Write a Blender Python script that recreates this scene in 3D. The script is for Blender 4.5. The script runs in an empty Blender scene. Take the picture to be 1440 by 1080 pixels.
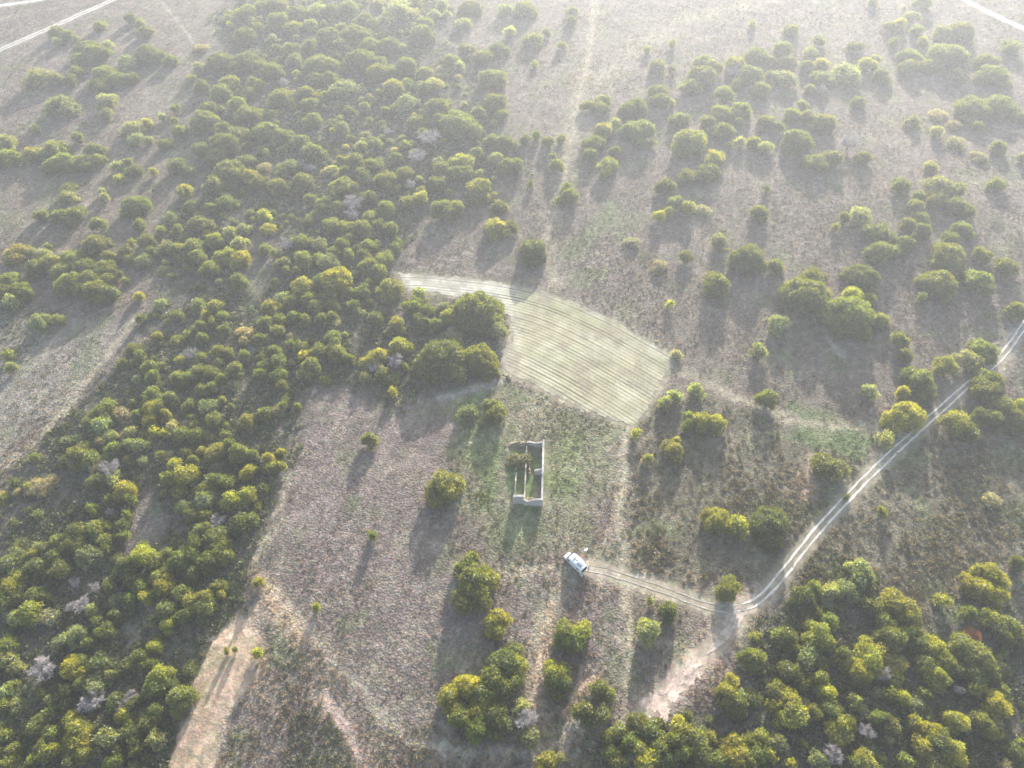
import bpy, bmesh, math, random
import numpy as np
from math import radians as R, sin, cos, pi, tan
random.seed(7)
RNG = np.random.default_rng(11)
S = bpy.context.scene
C = S.collection

# ------------------------------------------------------------------ camera, light, exposure
H = 150.0                      # height of the aerial camera above the heath
PITCH = 51.0                   # degrees below the horizon
F = 1000.0                     # focal length in pixels of the 1440 px wide photograph
cam_d = bpy.data.cameras.new("camera"); cam = bpy.data.objects.new("camera", cam_d); C.objects.link(cam)
cam_d.sensor_width = 36.0; cam_d.lens = 36.0 * F / 1440.0
cam_d.clip_start = 1.0; cam_d.clip_end = 9000.0
cam.location = (0, 0, H); cam.rotation_euler = (R(90 - PITCH), 0, 0)
S.camera = cam

SUN_EL, SUN_AZ = 14.0, 13.0    # low sun ahead of the camera, a little to the right
W = bpy.data.worlds.new("World"); S.world = W; W.use_nodes = True
nt = W.node_tree; bg = nt.nodes["Background"]
sky = nt.nodes.new("ShaderNodeTexSky"); sky.sky_type = 'NISHITA'; sky.sun_disc = False
sky.sun_elevation = R(SUN_EL); sky.sun_rotation = R(SUN_AZ); sky.air_density = 1.0; sky.dust_density = 2.0
nt.links.new(sky.outputs[0], bg.inputs[0]); bg.inputs[1].default_value = 0.13
sd = bpy.data.lights.new("sun", 'SUN'); sd.energy = 5.0; sd.angle = R(0.5); sd.color = (1.0, 0.96, 0.90)
sun = bpy.data.objects.new("sun", sd); C.objects.link(sun)
sun.rotation_euler = (R(90 - SUN_EL), 0, R(180 - SUN_AZ)); sun.location = (0, 0, 300)
S.view_settings.view_transform = 'Standard'; S.view_settings.look = 'None'
S.view_settings.exposure = 1.46; S.view_settings.gamma = 1.0
S.render.engine = 'CYCLES'
HAZE_D, HAZE_G = 0.00047, 0.5   # density and forward scattering of the hazy air (built at the end)
S.cycles.max_bounces = 8; S.cycles.transparent_max_bounces = 8; S.cycles.volume_bounces = 1

# ------------------------------------------------------------------ helpers
def tag(o, label=None, cat=None, group=None, kind=None):
    if label: o['label'] = label
    if cat: o['category'] = cat
    if group: o['group'] = group
    if kind: o['kind'] = kind
    return o
def empty(name, loc, rz=0.0):
    o = bpy.data.objects.new(name, None); C.objects.link(o)
    o.location = loc; o.rotation_euler = (0, 0, rz); o.empty_display_size = 0.5
    return o
def np_mesh(name, v, f, mat=None, smooth=False, cols=None, attrs=None):
    """v (n,3); f list/array of quads or tris (m,k)"""
    me = bpy.data.meshes.new(name); v = np.asarray(v, dtype=np.float32); f = np.asarray(f, dtype=np.int32)
    k = f.shape[1]
    me.vertices.add(len(v)); me.vertices.foreach_set("co", v.ravel())
    me.loops.add(f.size); me.loops.foreach_set("vertex_index", f.ravel())
    me.polygons.add(len(f)); me.polygons.foreach_set("loop_start", np.arange(0, f.size, k, dtype=np.int32))
    me.polygons.foreach_set("loop_total", np.full(len(f), k, dtype=np.int32))
    if smooth: me.polygons.foreach_set("use_smooth", np.ones(len(f), dtype=bool))
    if cols is not None:
        a = me.color_attributes.new("Col", 'FLOAT_COLOR', 'POINT')
        c4 = np.ones((len(v), 4), dtype=np.float32); c4[:, :cols.shape[1]] = cols
        a.data.foreach_set("color", c4.ravel())
    if attrs:
        for n, val in attrs.items():
            a = me.attributes.new(n, 'FLOAT', 'POINT'); a.data.foreach_set("value", np.asarray(val, dtype=np.float32))
    me.update(calc_edges=True); me.validate()
    if mat: me.materials.append(mat)
    return me
def link(name, me, parent=None, loc=(0, 0, 0), rz=0.0):
    o = bpy.data.objects.new(name, me); C.objects.link(o)
    if parent: o.parent = parent
    o.location = loc; o.rotation_euler = (0, 0, rz)
    return o

# value noise on numpy arrays
def _hash(ix, iy, seed):
    h = (ix.astype(np.int64) * 374761393 + iy.astype(np.int64) * 668265263 + seed * 2147483647) & 0xffffffff
    h = ((h ^ (h >> 13)) * 1274126177) & 0xffffffff
    h = (h ^ (h >> 16)) & 0xffffffff
    return h.astype(np.float64) / 4294967295.0
def vnoise(x, y, s, seed=0):
    x = np.asarray(x, dtype=np.float64) / s; y = np.asarray(y, dtype=np.float64) / s
    ix = np.floor(x); iy = np.floor(y); fx = x - ix; fy = y - iy
    fx = fx * fx * (3 - 2 * fx); fy = fy * fy * (3 - 2 * fy)
    a = _hash(ix, iy, seed); b = _hash(ix + 1, iy, seed); c = _hash(ix, iy + 1, seed); d = _hash(ix + 1, iy + 1, seed)
    return (a * (1 - fx) + b * fx) * (1 - fy) + (c * (1 - fx) + d * fx) * fy
def fbm(x, y, s, seed=0, n=3):
    t = 0; a = 0.5; k = 0
    for i in range(n):
        t = t + a * vnoise(x + 17.3 * i, y - 9.1 * i, s / 2 ** i, seed + i); k += a; a *= 0.5
    return t / k
def terrain(x, y):
    x = np.asarray(x, dtype=np.float64); y = np.asarray(y, dtype=np.float64)
    return 0.7 * np.sin(x / 41.0 + 0.6) * np.cos(y / 57.0) + 0.5 * np.sin(y / 33.0 + x / 70.0) + 0.25 * np.sin(x / 17.0 - y / 23.0)
# where a feature noted in the photograph stands on the ground (or at a height z above it)
cp, sp = cos(R(PITCH)), sin(R(PITCH))
def at(px, py, z=0.0):
    u = (px - 720) / F; v = (540 - py) / F
    d = (u, cp + v * sp, -sp + v * cp)
    zz = z
    for _ in range(6):
        t = (zz - H) / d[2]; x, y = d[0] * t, d[1] * t
        zz = z + float(terrain(x, y))
    return x, y, zz
def depth(x, y, z): return y * cp + (H - z) * sp
def world_pts(pl): return np.array([at(p[0], p[1])[:2] for p in pl])

# ------------------------------------------------------------------ materials
def new_mat(name):
    m = bpy.data.materials.new(name); m.use_nodes = True
    nt = m.node_tree; return m, nt, nt.nodes["Principled BSDF"]
def simple(name, col, rough=0.7, metal=0.0, noise=0.0, scale=3.0, bump=0.0):
    m, nt, b = new_mat(name)
    b.inputs["Base Color"].default_value = (*col, 1); b.inputs["Roughness"].default_value = rough
    b.inputs["Metallic"].default_value = metal
    if noise or bump:
        tc = nt.nodes.new("ShaderNodeTexCoord"); n = nt.nodes.new("ShaderNodeTexNoise")
        n.inputs["Scale"].default_value = scale; n.inputs["Detail"].default_value = 6
        nt.links.new(tc.outputs["Object"], n.inputs["Vector"])
        if noise:
            r = nt.nodes.new("ShaderNodeValToRGB")
            r.color_ramp.elements[0].position = 0.3; r.color_ramp.elements[1].position = 0.7
            r.color_ramp.elements[0].color = (*[c * (1 - noise) for c in col], 1)
            r.color_ramp.elements[1].color = (*[min(1, c * (1 + noise)) for c in col], 1)
            nt.links.new(n.outputs[0], r.inputs[0]); nt.links.new(r.outputs[0], b.inputs["Base Color"])
        if bump:
            bp = nt.nodes.new("ShaderNodeBump"); bp.inputs["Strength"].default_value = 1; bp.inputs["Distance"].default_value = bump
            nt.links.new(n.outputs[0], bp.inputs["Height"]); nt.links.new(bp.outputs[0], b.inputs["Normal"])
    return m
def attr_mat(name, s1, s2, bump, fine=0.35, tuft=0.0):
    """soil or turf: its own colour attribute, varied by two procedural noises, with fine relief"""
    m, nt, b = new_mat(name)
    a = nt.nodes.new("ShaderNodeAttribute"); a.attribute_name = "Col"
    tc = nt.nodes.new("ShaderNodeTexCoord")
    n1 = nt.nodes.new("ShaderNodeTexNoise"); n1.inputs["Scale"].default_value = s1; n1.inputs["Detail"].default_value = 5; n1.inputs["Roughness"].default_value = 0.7
    n2 = nt.nodes.new("ShaderNodeTexNoise"); n2.inputs["Scale"].default_value = s2; n2.inputs["Detail"].default_value = 4
    for n in (n1, n2): nt.links.new(tc.outputs["Object"], n.inputs["Vector"])
    mr = nt.nodes.new("ShaderNodeMapRange"); mr.inputs[1].default_value = 0.3; mr.inputs[2].default_value = 0.7
    mr.inputs[3].default_value = 1 - fine; mr.inputs[4].default_value = 1 + fine
    nt.links.new(n1.outputs[0], mr.inputs[0])
    mr2 = nt.nodes.new("ShaderNodeMapRange"); mr2.inputs[1].default_value = 0.3; mr2.inputs[2].default_value = 0.7
    mr2.inputs[3].default_value = 0.82; mr2.inputs[4].default_value = 1.18
    nt.links.new(n2.outputs[0], mr2.inputs[0])
    mu = nt.nodes.new("ShaderNodeMath"); mu.operation = 'MULTIPLY'
    nt.links.new(mr.outputs[0], mu.inputs[0]); nt.links.new(mr2.outputs[0], mu.inputs[1])
    vm = nt.nodes.new("ShaderNodeVectorMath"); vm.operation = 'SCALE'
    nt.links.new(a.outputs["Color"], vm.inputs[0]); nt.links.new(mu.outputs[0], vm.inputs["Scale"])
    nt.links.new(vm.outputs[0], b.inputs["Base Color"])
    b.inputs["Roughness"].default_value = 0.95; b.inputs["Specular IOR Level"].default_value = 0.1
    bp = nt.nodes.new("ShaderNodeBump"); bp.inputs["Strength"].default_value = 1.0; bp.inputs["Distance"].default_value = bump
    if tuft:
        # dry tufts standing close together: rounded cells, pale on their crowns, with darker litter in the gaps
        hs = []
        for sc_, rnd in ((tuft, 1.0), (tuft * 1.9, 1.0)):
            v = nt.nodes.new("ShaderNodeTexVoronoi"); v.inputs["Scale"].default_value = sc_; v.feature = 'F1'
            wn = nt.nodes.new("ShaderNodeVectorMath"); wn.operation = 'MULTIPLY_ADD'; wn.inputs[1].default_value = (0.5, 0.5, 0.5)
            nt.links.new(n1.outputs["Color"], wn.inputs[0]); nt.links.new(tc.outputs["Object"], wn.inputs[2]); nt.links.new(wn.outputs[0], v.inputs["Vector"])
            hs.append(v)
        ad = nt.nodes.new("ShaderNodeMath"); ad.operation = 'MULTIPLY_ADD'; ad.inputs[1].default_value = 0.6
        nt.links.new(hs[1].outputs["Distance"], ad.inputs[0]); nt.links.new(hs[0].outputs["Distance"], ad.inputs[2])
        mh = nt.nodes.new("ShaderNodeMath"); mh.operation = 'MULTIPLY_ADD'; mh.inputs[1].default_value = -1.1; mh.inputs[2].default_value = 1.0
        nt.links.new(ad.outputs[0], mh.inputs[0])
        nt.links.new(mh.outputs[0], bp.inputs["Height"])
        cm = nt.nodes.new("ShaderNodeMapRange"); cm.inputs[1].default_value = 0.0; cm.inputs[2].default_value = 0.8; cm.inputs[3].default_value = 0.72; cm.inputs[4].default_value = 1.20
        nt.links.new(mh.outputs[0], cm.inputs[0])
        at_ = nt.nodes.new("ShaderNodeAttribute"); at_.attribute_name = "tufty"       # bare soil and worn paths carry no tufts
        mxf = nt.nodes.new("ShaderNodeMix"); mxf.data_type = 'FLOAT'; mxf.inputs[2].default_value = 1.0
        nt.links.new(at_.outputs["Fac"], mxf.inputs[0]); nt.links.new(cm.outputs[0], mxf.inputs[3])
        hh_ = nt.nodes.new("ShaderNodeMath"); hh_.operation = 'MULTIPLY'; nt.links.new(mh.outputs[0], hh_.inputs[0]); nt.links.new(at_.outputs["Fac"], hh_.inputs[1])
        nt.links.new(hh_.outputs[0], bp.inputs["Height"])
        m3 = nt.nodes.new("ShaderNodeMath"); m3.operation = 'MULTIPLY'; nt.links.new(mu.outputs[0], m3.inputs[0]); nt.links.new(mxf.outputs[0], m3.inputs[1])
        sp_ = nt.nodes.new("ShaderNodeVectorMath"); sp_.operation = 'MULTIPLY_ADD'   # each tuft its own tint
        sp_.inputs[1].default_value = (0.20, 0.13, 0.13); sp_.inputs[2].default_value = (0.90, 0.935, 0.935)
        nt.links.new(hs[0].outputs["Color"], sp_.inputs[0])
        vt = nt.nodes.new("ShaderNodeVectorMath"); vt.operation = 'MULTIPLY'; nt.links.new(a.outputs["Color"], vt.inputs[0]); nt.links.new(sp_.outputs[0], vt.inputs[1])
        nt.links.new(vt.outputs[0], vm.inputs[0]); nt.links.new(m3.outputs[0], vm.inputs["Scale"])
    else:
        nt.links.new(n1.outputs[0], bp.inputs["Height"])
    nt.links.new(bp.outputs[0], b.inputs["Normal"])
    return m
def leaf_mat(name, transl=0.48, attr=False, gloss=0.06, through=(2.55, 2.45, 0.5)):
    """leaves: diffuse plus light passing through; hue from the tree's own colour, varied tuft by tuft"""
    m = bpy.data.materials.new(name); m.use_nodes = True; nt = m.node_tree; nt.nodes.clear()
    out = nt.nodes.new("ShaderNodeOutputMaterial")
    va = nt.nodes.new("ShaderNodeAttribute"); va.attribute_name = "Col"
    if attr:
        base = va.outputs["Color"]
    else:
        oi = nt.nodes.new("ShaderNodeObjectInfo")
        vm = nt.nodes.new("ShaderNodeVectorMath"); vm.operation = 'MULTIPLY'
        nt.links.new(oi.outputs["Color"], vm.inputs[0]); nt.links.new(va.outputs["Color"], vm.inputs[1]); base = vm.outputs[0]
    df = nt.nodes.new("ShaderNodeBsdfDiffuse"); tr = nt.nodes.new("ShaderNodeBsdfTranslucent"); gl = nt.nodes.new("ShaderNodeBsdfGlossy")
    hs = nt.nodes.new("ShaderNodeVectorMath"); hs.operation = 'MULTIPLY'; hs.inputs[1].default_value = through
    nt.links.new(base, df.inputs[0]); nt.links.new(base, hs.inputs[0]); nt.links.new(hs.outputs[0], tr.inputs[0])
    gl.inputs["Roughness"].default_value = 0.5; gl.inputs[0].default_value = (0.9, 0.9, 0.8, 1)
    mx = nt.nodes.new("ShaderNodeMixShader"); mx.inputs[0].default_value = transl
    nt.links.new(df.outputs[0], mx.inputs[1]); nt.links.new(tr.outputs[0], mx.inputs[2])
    m2 = nt.nodes.new("ShaderNodeMixShader"); m2.inputs[0].default_value = gloss
    nt.links.new(mx.outputs[0], m2.inputs[1]); nt.links.new(gl.outputs[0], m2.inputs[2])
    nt.links.new(m2.outputs[0], out.inputs[0])
    return m
M_ground = attr_mat("heath_soil", 1.9, 0.12, 0.17, 0.2, tuft=1.7)
M_field = attr_mat("ploughed_soil", 2.0, 0.25, 0.08, 0.15)
M_dirt = attr_mat("dirt", 1.6, 0.3, 0.10, 0.22)
M_leaf = leaf_mat("foliage")
M_scrub = leaf_mat("scrub_leaves", attr=True, transl=0.25, gloss=0.03, through=(1.4, 1.4, 1.0))
M_bark = simple("bark", (0.10, 0.075, 0.055), 0.9, noise=0.3, scale=4, bump=0.03)
M_twig = simple("bare_twigs", (0.43, 0.385, 0.375), 0.85, noise=0.15, scale=5)
M_stone = simple("ruin_masonry", (0.36, 0.31, 0.26), 0.9, noise=0.35, scale=2.2, bump=0.08)
M_cap = simple("pale_wall_render", (0.50, 0.46, 0.42), 0.85, noise=0.4, scale=3.0, bump=0.04)
M_brick = simple("crumbled_brick", (0.26, 0.215, 0.14), 0.9, noise=0.4, scale=4.0, bump=0.08)
# ------------------------------------------------------------------ layout of the land (noted in the photograph, laid on the terrain)
def poly_sd(P, pl):
    """signed distance of points P (n,2) to polygon pl (world); positive inside"""
    pl = np.asarray(pl); n = len(pl); d = np.full(len(P), 1e9); ins = np.zeros(len(P), dtype=bool)
    for i in range(n):
        a = pl[i]; b = pl[(i + 1) % n]; e = b - a
        w = P - a; t = np.clip((w @ e) / (e @ e + 1e-9), 0, 1)
        q = w - t[:, None] * e; d = np.minimum(d, np.hypot(q[:, 0], q[:, 1]))
        c = ((a[1] > P[:, 1]) != (b[1] > P[:, 1])) & (P[:, 0] < (b[0] - a[0]) * (P[:, 1] - a[1]) / (b[1] - a[1] + 1e-12) + a[0])
        ins ^= c
    return np.where(ins, d, -d)
def line_d(P, pl):
    pl = np.asarray(pl); d = np.full(len(P), 1e9)
    for i in range(len(pl) - 1):
        a = pl[i]; b = pl[i + 1]; e = b - a
        w = P - a; t = np.clip((w @ e) / (e @ e + 1e-9), 0, 1)
        q = w - t[:, None] * e; d = np.minimum(d, np.hypot(q[:, 0], q[:, 1]))
    return d
def smooth01(x): x = np.clip(x, 0, 1); return x * x * (3 - 2 * x)
def catmull(pl, step=0.4):
    pl = np.asarray(pl, dtype=float); P = np.vstack([2 * pl[0] - pl[1], pl, 2 * pl[-1] - pl[-2]]); out = []
    for i in range(1, len(P) - 2):
        n = max(2, int(np.linalg.norm(P[i + 1] - P[i]) / step)); t = np.linspace(0, 1, n, endpoint=False)[:, None]
        a, b, c, d = P[i - 1], P[i], P[i + 1], P[i + 2]
        out.append(0.5 * ((2 * b) + (c - a) * t + (2 * a - 5 * b + 4 * c - d) * t ** 2 + (3 * b - a - 3 * c + d) * t ** 3))
    return np.vstack(out + [pl[-1:]])

HEATH = (0.200, 0.170, 0.130); MEADOW = (0.272, 0.220, 0.190); STRAW = (0.44, 0.38, 0.27); GREEN = (0.16, 0.225, 0.08)
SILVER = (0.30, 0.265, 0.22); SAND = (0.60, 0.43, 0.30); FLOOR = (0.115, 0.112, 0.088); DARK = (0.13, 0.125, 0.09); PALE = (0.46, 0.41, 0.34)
PINK = (0.55, 0.41, 0.33)
FIELD_PX = [(560, 385), (600, 386), (640, 390), (690, 396), (740, 405), (790, 420), (850, 446), (905, 475), (945, 497), (940, 520), (928, 545), (910, 578), (892, 600),
            (860, 590), (800, 566), (740, 536), (712, 525), (710, 500), (722, 470), (718, 445), (700, 430), (660, 420), (610, 412), (575, 410)]
TOP_EDGE = [(500, 380), (560, 384), (600, 385), (640, 389), (690, 395), (740, 404), (790, 419), (850, 445), (905, 474), (945, 496), (990, 522)]
MAIN = [(1520, 375), (1470, 420), (1441, 457), (1416, 492), (1392, 517), (1358, 544), (1285, 610), (1220, 671), (1150, 745), (1093, 817), (1062, 846), (1028, 856), (990, 850), (940, 831), (880, 811), (845, 801), (824, 797)]
AREAS = [  # polygon, colour, softness in metres, how strong
    ([(430, 545), (560, 560), (640, 560), (640, 640), (600, 700), (650, 780), (680, 880), (640, 1000), (560, 1030), (470, 940), (380, 820), (395, 720), (410, 640)], MEADOW, 4, 0.9),
    ([(700, 530), (880, 600), (872, 740), (885, 960), (860, 1010), (760, 1000), (750, 900), (690, 800), (680, 720), (700, 620)], MEADOW, 3, 0.9),
    ([(880, 600), (1000, 560), (1240, 640), (1060, 830), (1020, 900), (930, 980), (880, 960), (872, 740)], HEATH, 4, 0.6),
    ([(890, 600), (960, 545), (1100, 600), (1250, 650), (1440, 560), (1500, 700), (1460, 880), (1330, 860), (1060, 835), (890, 805)], (0.175, 0.158, 0.108), 5, 0.8),
    ([(0, 440), (110, 450), (200, 440), (190, 480), (100, 560), (0, 640), (-60, 660), (-60, 430)], SILVER, 4, 0.9),
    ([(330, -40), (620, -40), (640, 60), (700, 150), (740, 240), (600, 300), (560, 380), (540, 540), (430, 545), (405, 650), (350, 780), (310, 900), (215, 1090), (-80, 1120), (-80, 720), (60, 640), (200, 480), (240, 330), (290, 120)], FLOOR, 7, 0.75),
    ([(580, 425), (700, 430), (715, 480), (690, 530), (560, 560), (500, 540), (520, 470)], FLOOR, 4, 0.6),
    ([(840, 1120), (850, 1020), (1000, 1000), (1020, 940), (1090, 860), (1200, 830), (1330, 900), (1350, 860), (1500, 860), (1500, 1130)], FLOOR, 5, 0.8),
    ([(950, 90), (1130, 80), (1300, 100), (1200, 240), (1000, 200)], HEATH, 12, 0.4),
    ([(230, 1100), (270, 960), (310, 880), (350, 860), (380, 900), (350, 960), (320, 1010), (300, 1100)], SAND, 3.5, 1.0),
    ([(285, 900), (340, 890), (355, 930), (340, 960), (290, 950)], SAND, 3, 0.8),
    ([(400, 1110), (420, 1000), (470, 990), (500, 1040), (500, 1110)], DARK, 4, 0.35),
    ([(640, 560), (690, 545), (710, 600), (700, 700), (660, 690), (650, 620)], GREEN, 5, 0.95),
    ([(780, 590), (810, 600), (820, 660), (800, 700), (775, 660)], GREEN, 4, 0.8),
    ([(1100, 560), (1180, 590), (1260, 610), (1200, 640), (1110, 620)], GREEN, 6, 0.8),
    ([(640, 545), (700, 530), (870, 600), (860, 690), (800, 765), (690, 775), (650, 700)], (0.25, 0.265, 0.13), 6, 0.5),
    ([(1320, 830), (1350, 850), (1350, 900), (1320, 890)], GREEN, 4, 0.6),
    ([(720, 630), (765, 625), (765, 712), (722, 706)], GREEN, 1.0, 1.0),
    ([(680, 715), (765, 715), (760, 790), (690, 790)], GREEN, 6, 0.35),
    ([(560, 330), (640, 320), (720, 340), (780, 360), (770, 400), (640, 385), (570, 370)], MEADOW, 4, 0.5),
    ([(180, 1000), (215, 930), (240, 860), (225, 850), (190, 900), (170, 950)], STRAW, 2, 0.3),
    ([(195, 690), (215, 690), (240, 740), (200, 800), (175, 800)], MEADOW, 4, 0.7),
    ([(350, 330), (400, 340), (370, 420), (330, 400)], MEADOW, 4, 0.5),
]
STREAKS = [ # centre line, half width in metres, colour, strength
    ([(838, -20), (830, 60), (815, 140), (803, 200), (795, 270), (770, 330), (780, 400)], 2.2, STRAW, 0.5),
    ([(1080, 0), (960, 30), (880, 80), (830, 130), (800, 190), (790, 250)], 5.0, STRAW, 0.35),
    ([(860, 290), (830, 330), (800, 360)], 3, GREEN, 0.4),
    ([(1050, 850), (1012, 855), (960, 840), (900, 818), (850, 804), (815, 799)], 2.0, STRAW, 0.45),
    ([(960, 520), (1040, 560), (1120, 590), (1250, 604), (1280, 612)], 1.6, STRAW, 0.6),
    ([(712, 528), (690, 542), (660, 552), (622, 562)], 1.3, PALE, 0.75),
    ([(705, 430), (722, 450), (716, 490), (708, 520)], 1.6, PALE, 0.5),
    ([(800, 799), (760, 800), (700, 795)], 0.5, STRAW, 0.7), ([(800, 807), (760, 809), (700, 803)], 0.5, STRAW, 0.7),
    ([(800, 815), (780, 850), (765, 890), (752, 930), (748, 980)], 1.8, STRAW, 0.6),
    ([(840, 780), (850, 760), (870, 735), (880, 650)], 0.8, STRAW, 0.4),
    ([(832, 775), (842, 757), (862, 733), (871, 650)], 0.5, SAND, 0.25),
    ([(881, 600), (874, 680), (872, 740), (880, 830), (885, 880), (880, 960)], 1.0, STRAW, 0.7),
    ([(805, 985), (800, 1020), (775, 1050), (720, 1062), (650, 1055), (600, 1045), (560, 1028), (520, 985), (470, 930), (430, 880), (395, 840), (368, 815)], 1.1, (0.46, 0.39, 0.30), 0.6),
    ([(400, 730), (370, 765), (355, 800)], 1.0, STRAW, 0.5), ([(408, 660), (400, 700), (385, 725)], 0.8, STRAW, 0.6),
    ([(366, 815), (385, 850), (410, 880), (425, 900)], 1.8, SAND, 0.55),
    ([(455, 985), (475, 1010), (500, 1050), (525, 1090)], 1.5, PINK, 0.85),
    ([(1435, 500), (1400, 520)], 2, STRAW, 0.4),
    ([(1155, 455), (1165, 480), (1185, 500)], 1.0, PALE, 0.6),
    ([(1040, 855), (1025, 885), (1000, 915), (975, 940), (950, 960), (930, 980), (910, 1000)], 3.0, PINK, 0.45),
    ([(870, 900), (930, 905), (975, 895), (1010, 880)], 0.8, STRAW, 0.4),
    ([(905, 1003), (880, 1012), (850, 1020), (800, 1025)], 0.8, PALE, 0.5),
    ([(218, 850), (205, 875), (185, 905), (160, 940)], 0.9, STRAW, 0.6),
    ([(225, 0), (245, 25), (262, 45), (272, 60)], 0.8, PALE, 0.4),
    ([(780, 860), (760, 930), (745, 985)], 1.0, SAND, 0.4),
    ([(822, 960), (790, 1000)], 0.8, SAND, 0.7), ([(838, 955), (830, 968)], 0.8, SAND, 0.7),
    ([(635, 800), (637, 830), (640, 850)], 1.2, SILVER, 0.8),
    ([(100, 440), (60, 500), (20, 560), (-20, 620)], 3.0, SILVER, 0.5),
    ([(190, 450), (120, 540), (60, 610), (10, 650)], 1.0, STRAW, 0.6),
    ([(900, 380), (960, 460), (1000, 520)], 4.0, HEATH, 0.5),
    ([(640, 640), (700, 600), (800, 560)], 1.0, STRAW, 0.3),
    ([(1145, 650), (1130, 690)], 2.5, PINK, 0.5),
]
AREAS_W = [(world_pts(p), c, s, k) for p, c, s, k in AREAS]
STREAKS_W = [(catmull(world_pts(p), 3.0), w, c, k) for p, w, c, k in STREAKS]
FIELD_W = world_pts(FIELD_PX); TOP_W = catmull(world_pts(TOP_EDGE), 2.0); MAIN_W = catmull(world_pts(MAIN), 1.0)
TL1 = world_pts([(-120, 122), (-40, 87), (0, 70), (60, 44), (120, 17), (165, -3), (230, -34)])
TL2 = world_pts([(-100, 24), (0, 8), (55, 0), (120, -12)])
TR1 = world_pts([(1290, -32), (1352, -2), (1400, 22), (1445, 43), (1540, 88)])
ERO = world_pts([(1046, 852), (1036, 868), (1026, 885), (1005, 908), (985, 925)])
ER2 = world_pts([(982, 926), (965, 940), (948, 962), (930, 985), (908, 1003)])
SPUR = world_pts([(1283, 613), (1268, 604), (1252, 597)])
ROADS = [MAIN_W, catmull(TL1, 3), catmull(TL2, 3), catmull(TR1, 3), catmull(ERO, 2), catmull(ER2, 2)]
RUIN_C = np.array(at(743, 668)[:2])
def ground_props(x, y, want_col=True):
    """colour and tussock height of the ground at world points"""
    P = np.stack([x, y], 1)
    wob = np.stack([fbm(x, y, 9.0, 31, 3) - 0.5, fbm(x, y, 9.0, 57, 3) - 0.5], 1)
    fine = np.stack([fbm(x, y, 2.2, 91, 2) - 0.5, fbm(x, y, 2.2, 77, 2) - 0.5], 1)
    Q = P + wob * 9.0 + fine * 2.5; Q2 = P + wob * 2.0 + fine * 1.6
    n = len(x); big = fbm(x, y, 45.0, 3, 3)[:, None]; med = fbm(x, y, 7.0, 9, 3)[:, None]; sm = fbm(x, y, 1.6, 19, 2)[:, None]
    def c(k): return np.array(k)[None, :]
    col = c(HEATH) * (1 - big) + c(MEADOW) * big
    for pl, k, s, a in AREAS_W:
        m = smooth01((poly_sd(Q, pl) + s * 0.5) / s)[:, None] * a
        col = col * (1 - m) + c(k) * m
    g = smooth01((med - 0.55) * 5) * 0.35; col = col * (1 - g) + c(GREEN) * g
    t = smooth01((fbm(x, y, 5.0, 41, 3)[:, None] - 0.54) * 6) * 0.22; col = col * (1 - t) + c(STRAW) * t
    smax = np.zeros(n)
    for pl, w, k, a in STREAKS_W:
        d = line_d(Q2, pl); m = np.minimum(1, np.exp(-(d / (w * 1.15)) ** 2) * a * 1.3)[:, None]; smax = np.maximum(smax, m[:, 0])
        col = col * (1 - m) + c(k) * m
    dmin = np.full(n, 1e9)
    for pl in ROADS: dmin = np.minimum(dmin, line_d(P, pl))
    m = (np.exp(-((dmin + fine[:, 0] * 1.5) / 2.2) ** 2) * 0.5)[:, None]; col = col * (1 - m) + c(STRAW) * m
    fs = poly_sd(P, FIELD_W)
    m = (np.exp(-(np.clip(-fs, 0, 99) / 2.0) ** 2) * 0.55)[:, None]; col = col * (1 - m) + np.array([[0.34, 0.305, 0.21]]) * m
    rx, ry = x * 0.96 - y * 0.28, x * 0.28 + y * 0.96          # dry grass lies combed in long streaks
    st = (0.6 * vnoise(rx / 1.3, ry / 11, 1, 401) + 0.4 * vnoise(rx / 0.6, ry / 5, 1, 402))[:, None]; col = col * (0.80 + 0.40 * st)
    tuft = (vnoise(x, y, 1.3, 5) * 0.4 + vnoise(x, y, 0.75, 6) * 0.6)[:, None]
    speck = smooth01((tuft - 0.42) * 3)                        # dry heads of the tussocks against the darker litter between
    col = col * (0.78 + 0.30 * speck) * (0.88 + 0.24 * sm) * 1.08
    rp = P - RUIN_C
    ruin = smooth01((10.5 - np.maximum(np.abs(rp[:, 0]) * 1.8, np.abs(rp[:, 1]))) / 2)
    flat = smooth01((dmin - 1.3) / 2.0) * smooth01((-fs - 0.2) / 1.5) * (1 - 0.8 * ruin)
    patch = 0.5 + smooth01((fbm(x, y, 18, 71, 2) - 0.35) * 4) * 0.7
    global TUFTY
    sandm = np.maximum(*[smooth01((poly_sd(Q, AREAS_W[i][0]) + 1.5) / 3) for i in (9, 10)])
    TUFTY = flat * (1 - 0.75 * sandm) * (1 - 0.3 * smax)
    amp = 0.10 * flat * patch * (1 - 0.75 * smax)
    return col, amp, tuft[:, 0], fs, dmin
def half_w(y): return 118.0 + 0.62 * np.clip(y, 15, 450)

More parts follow.
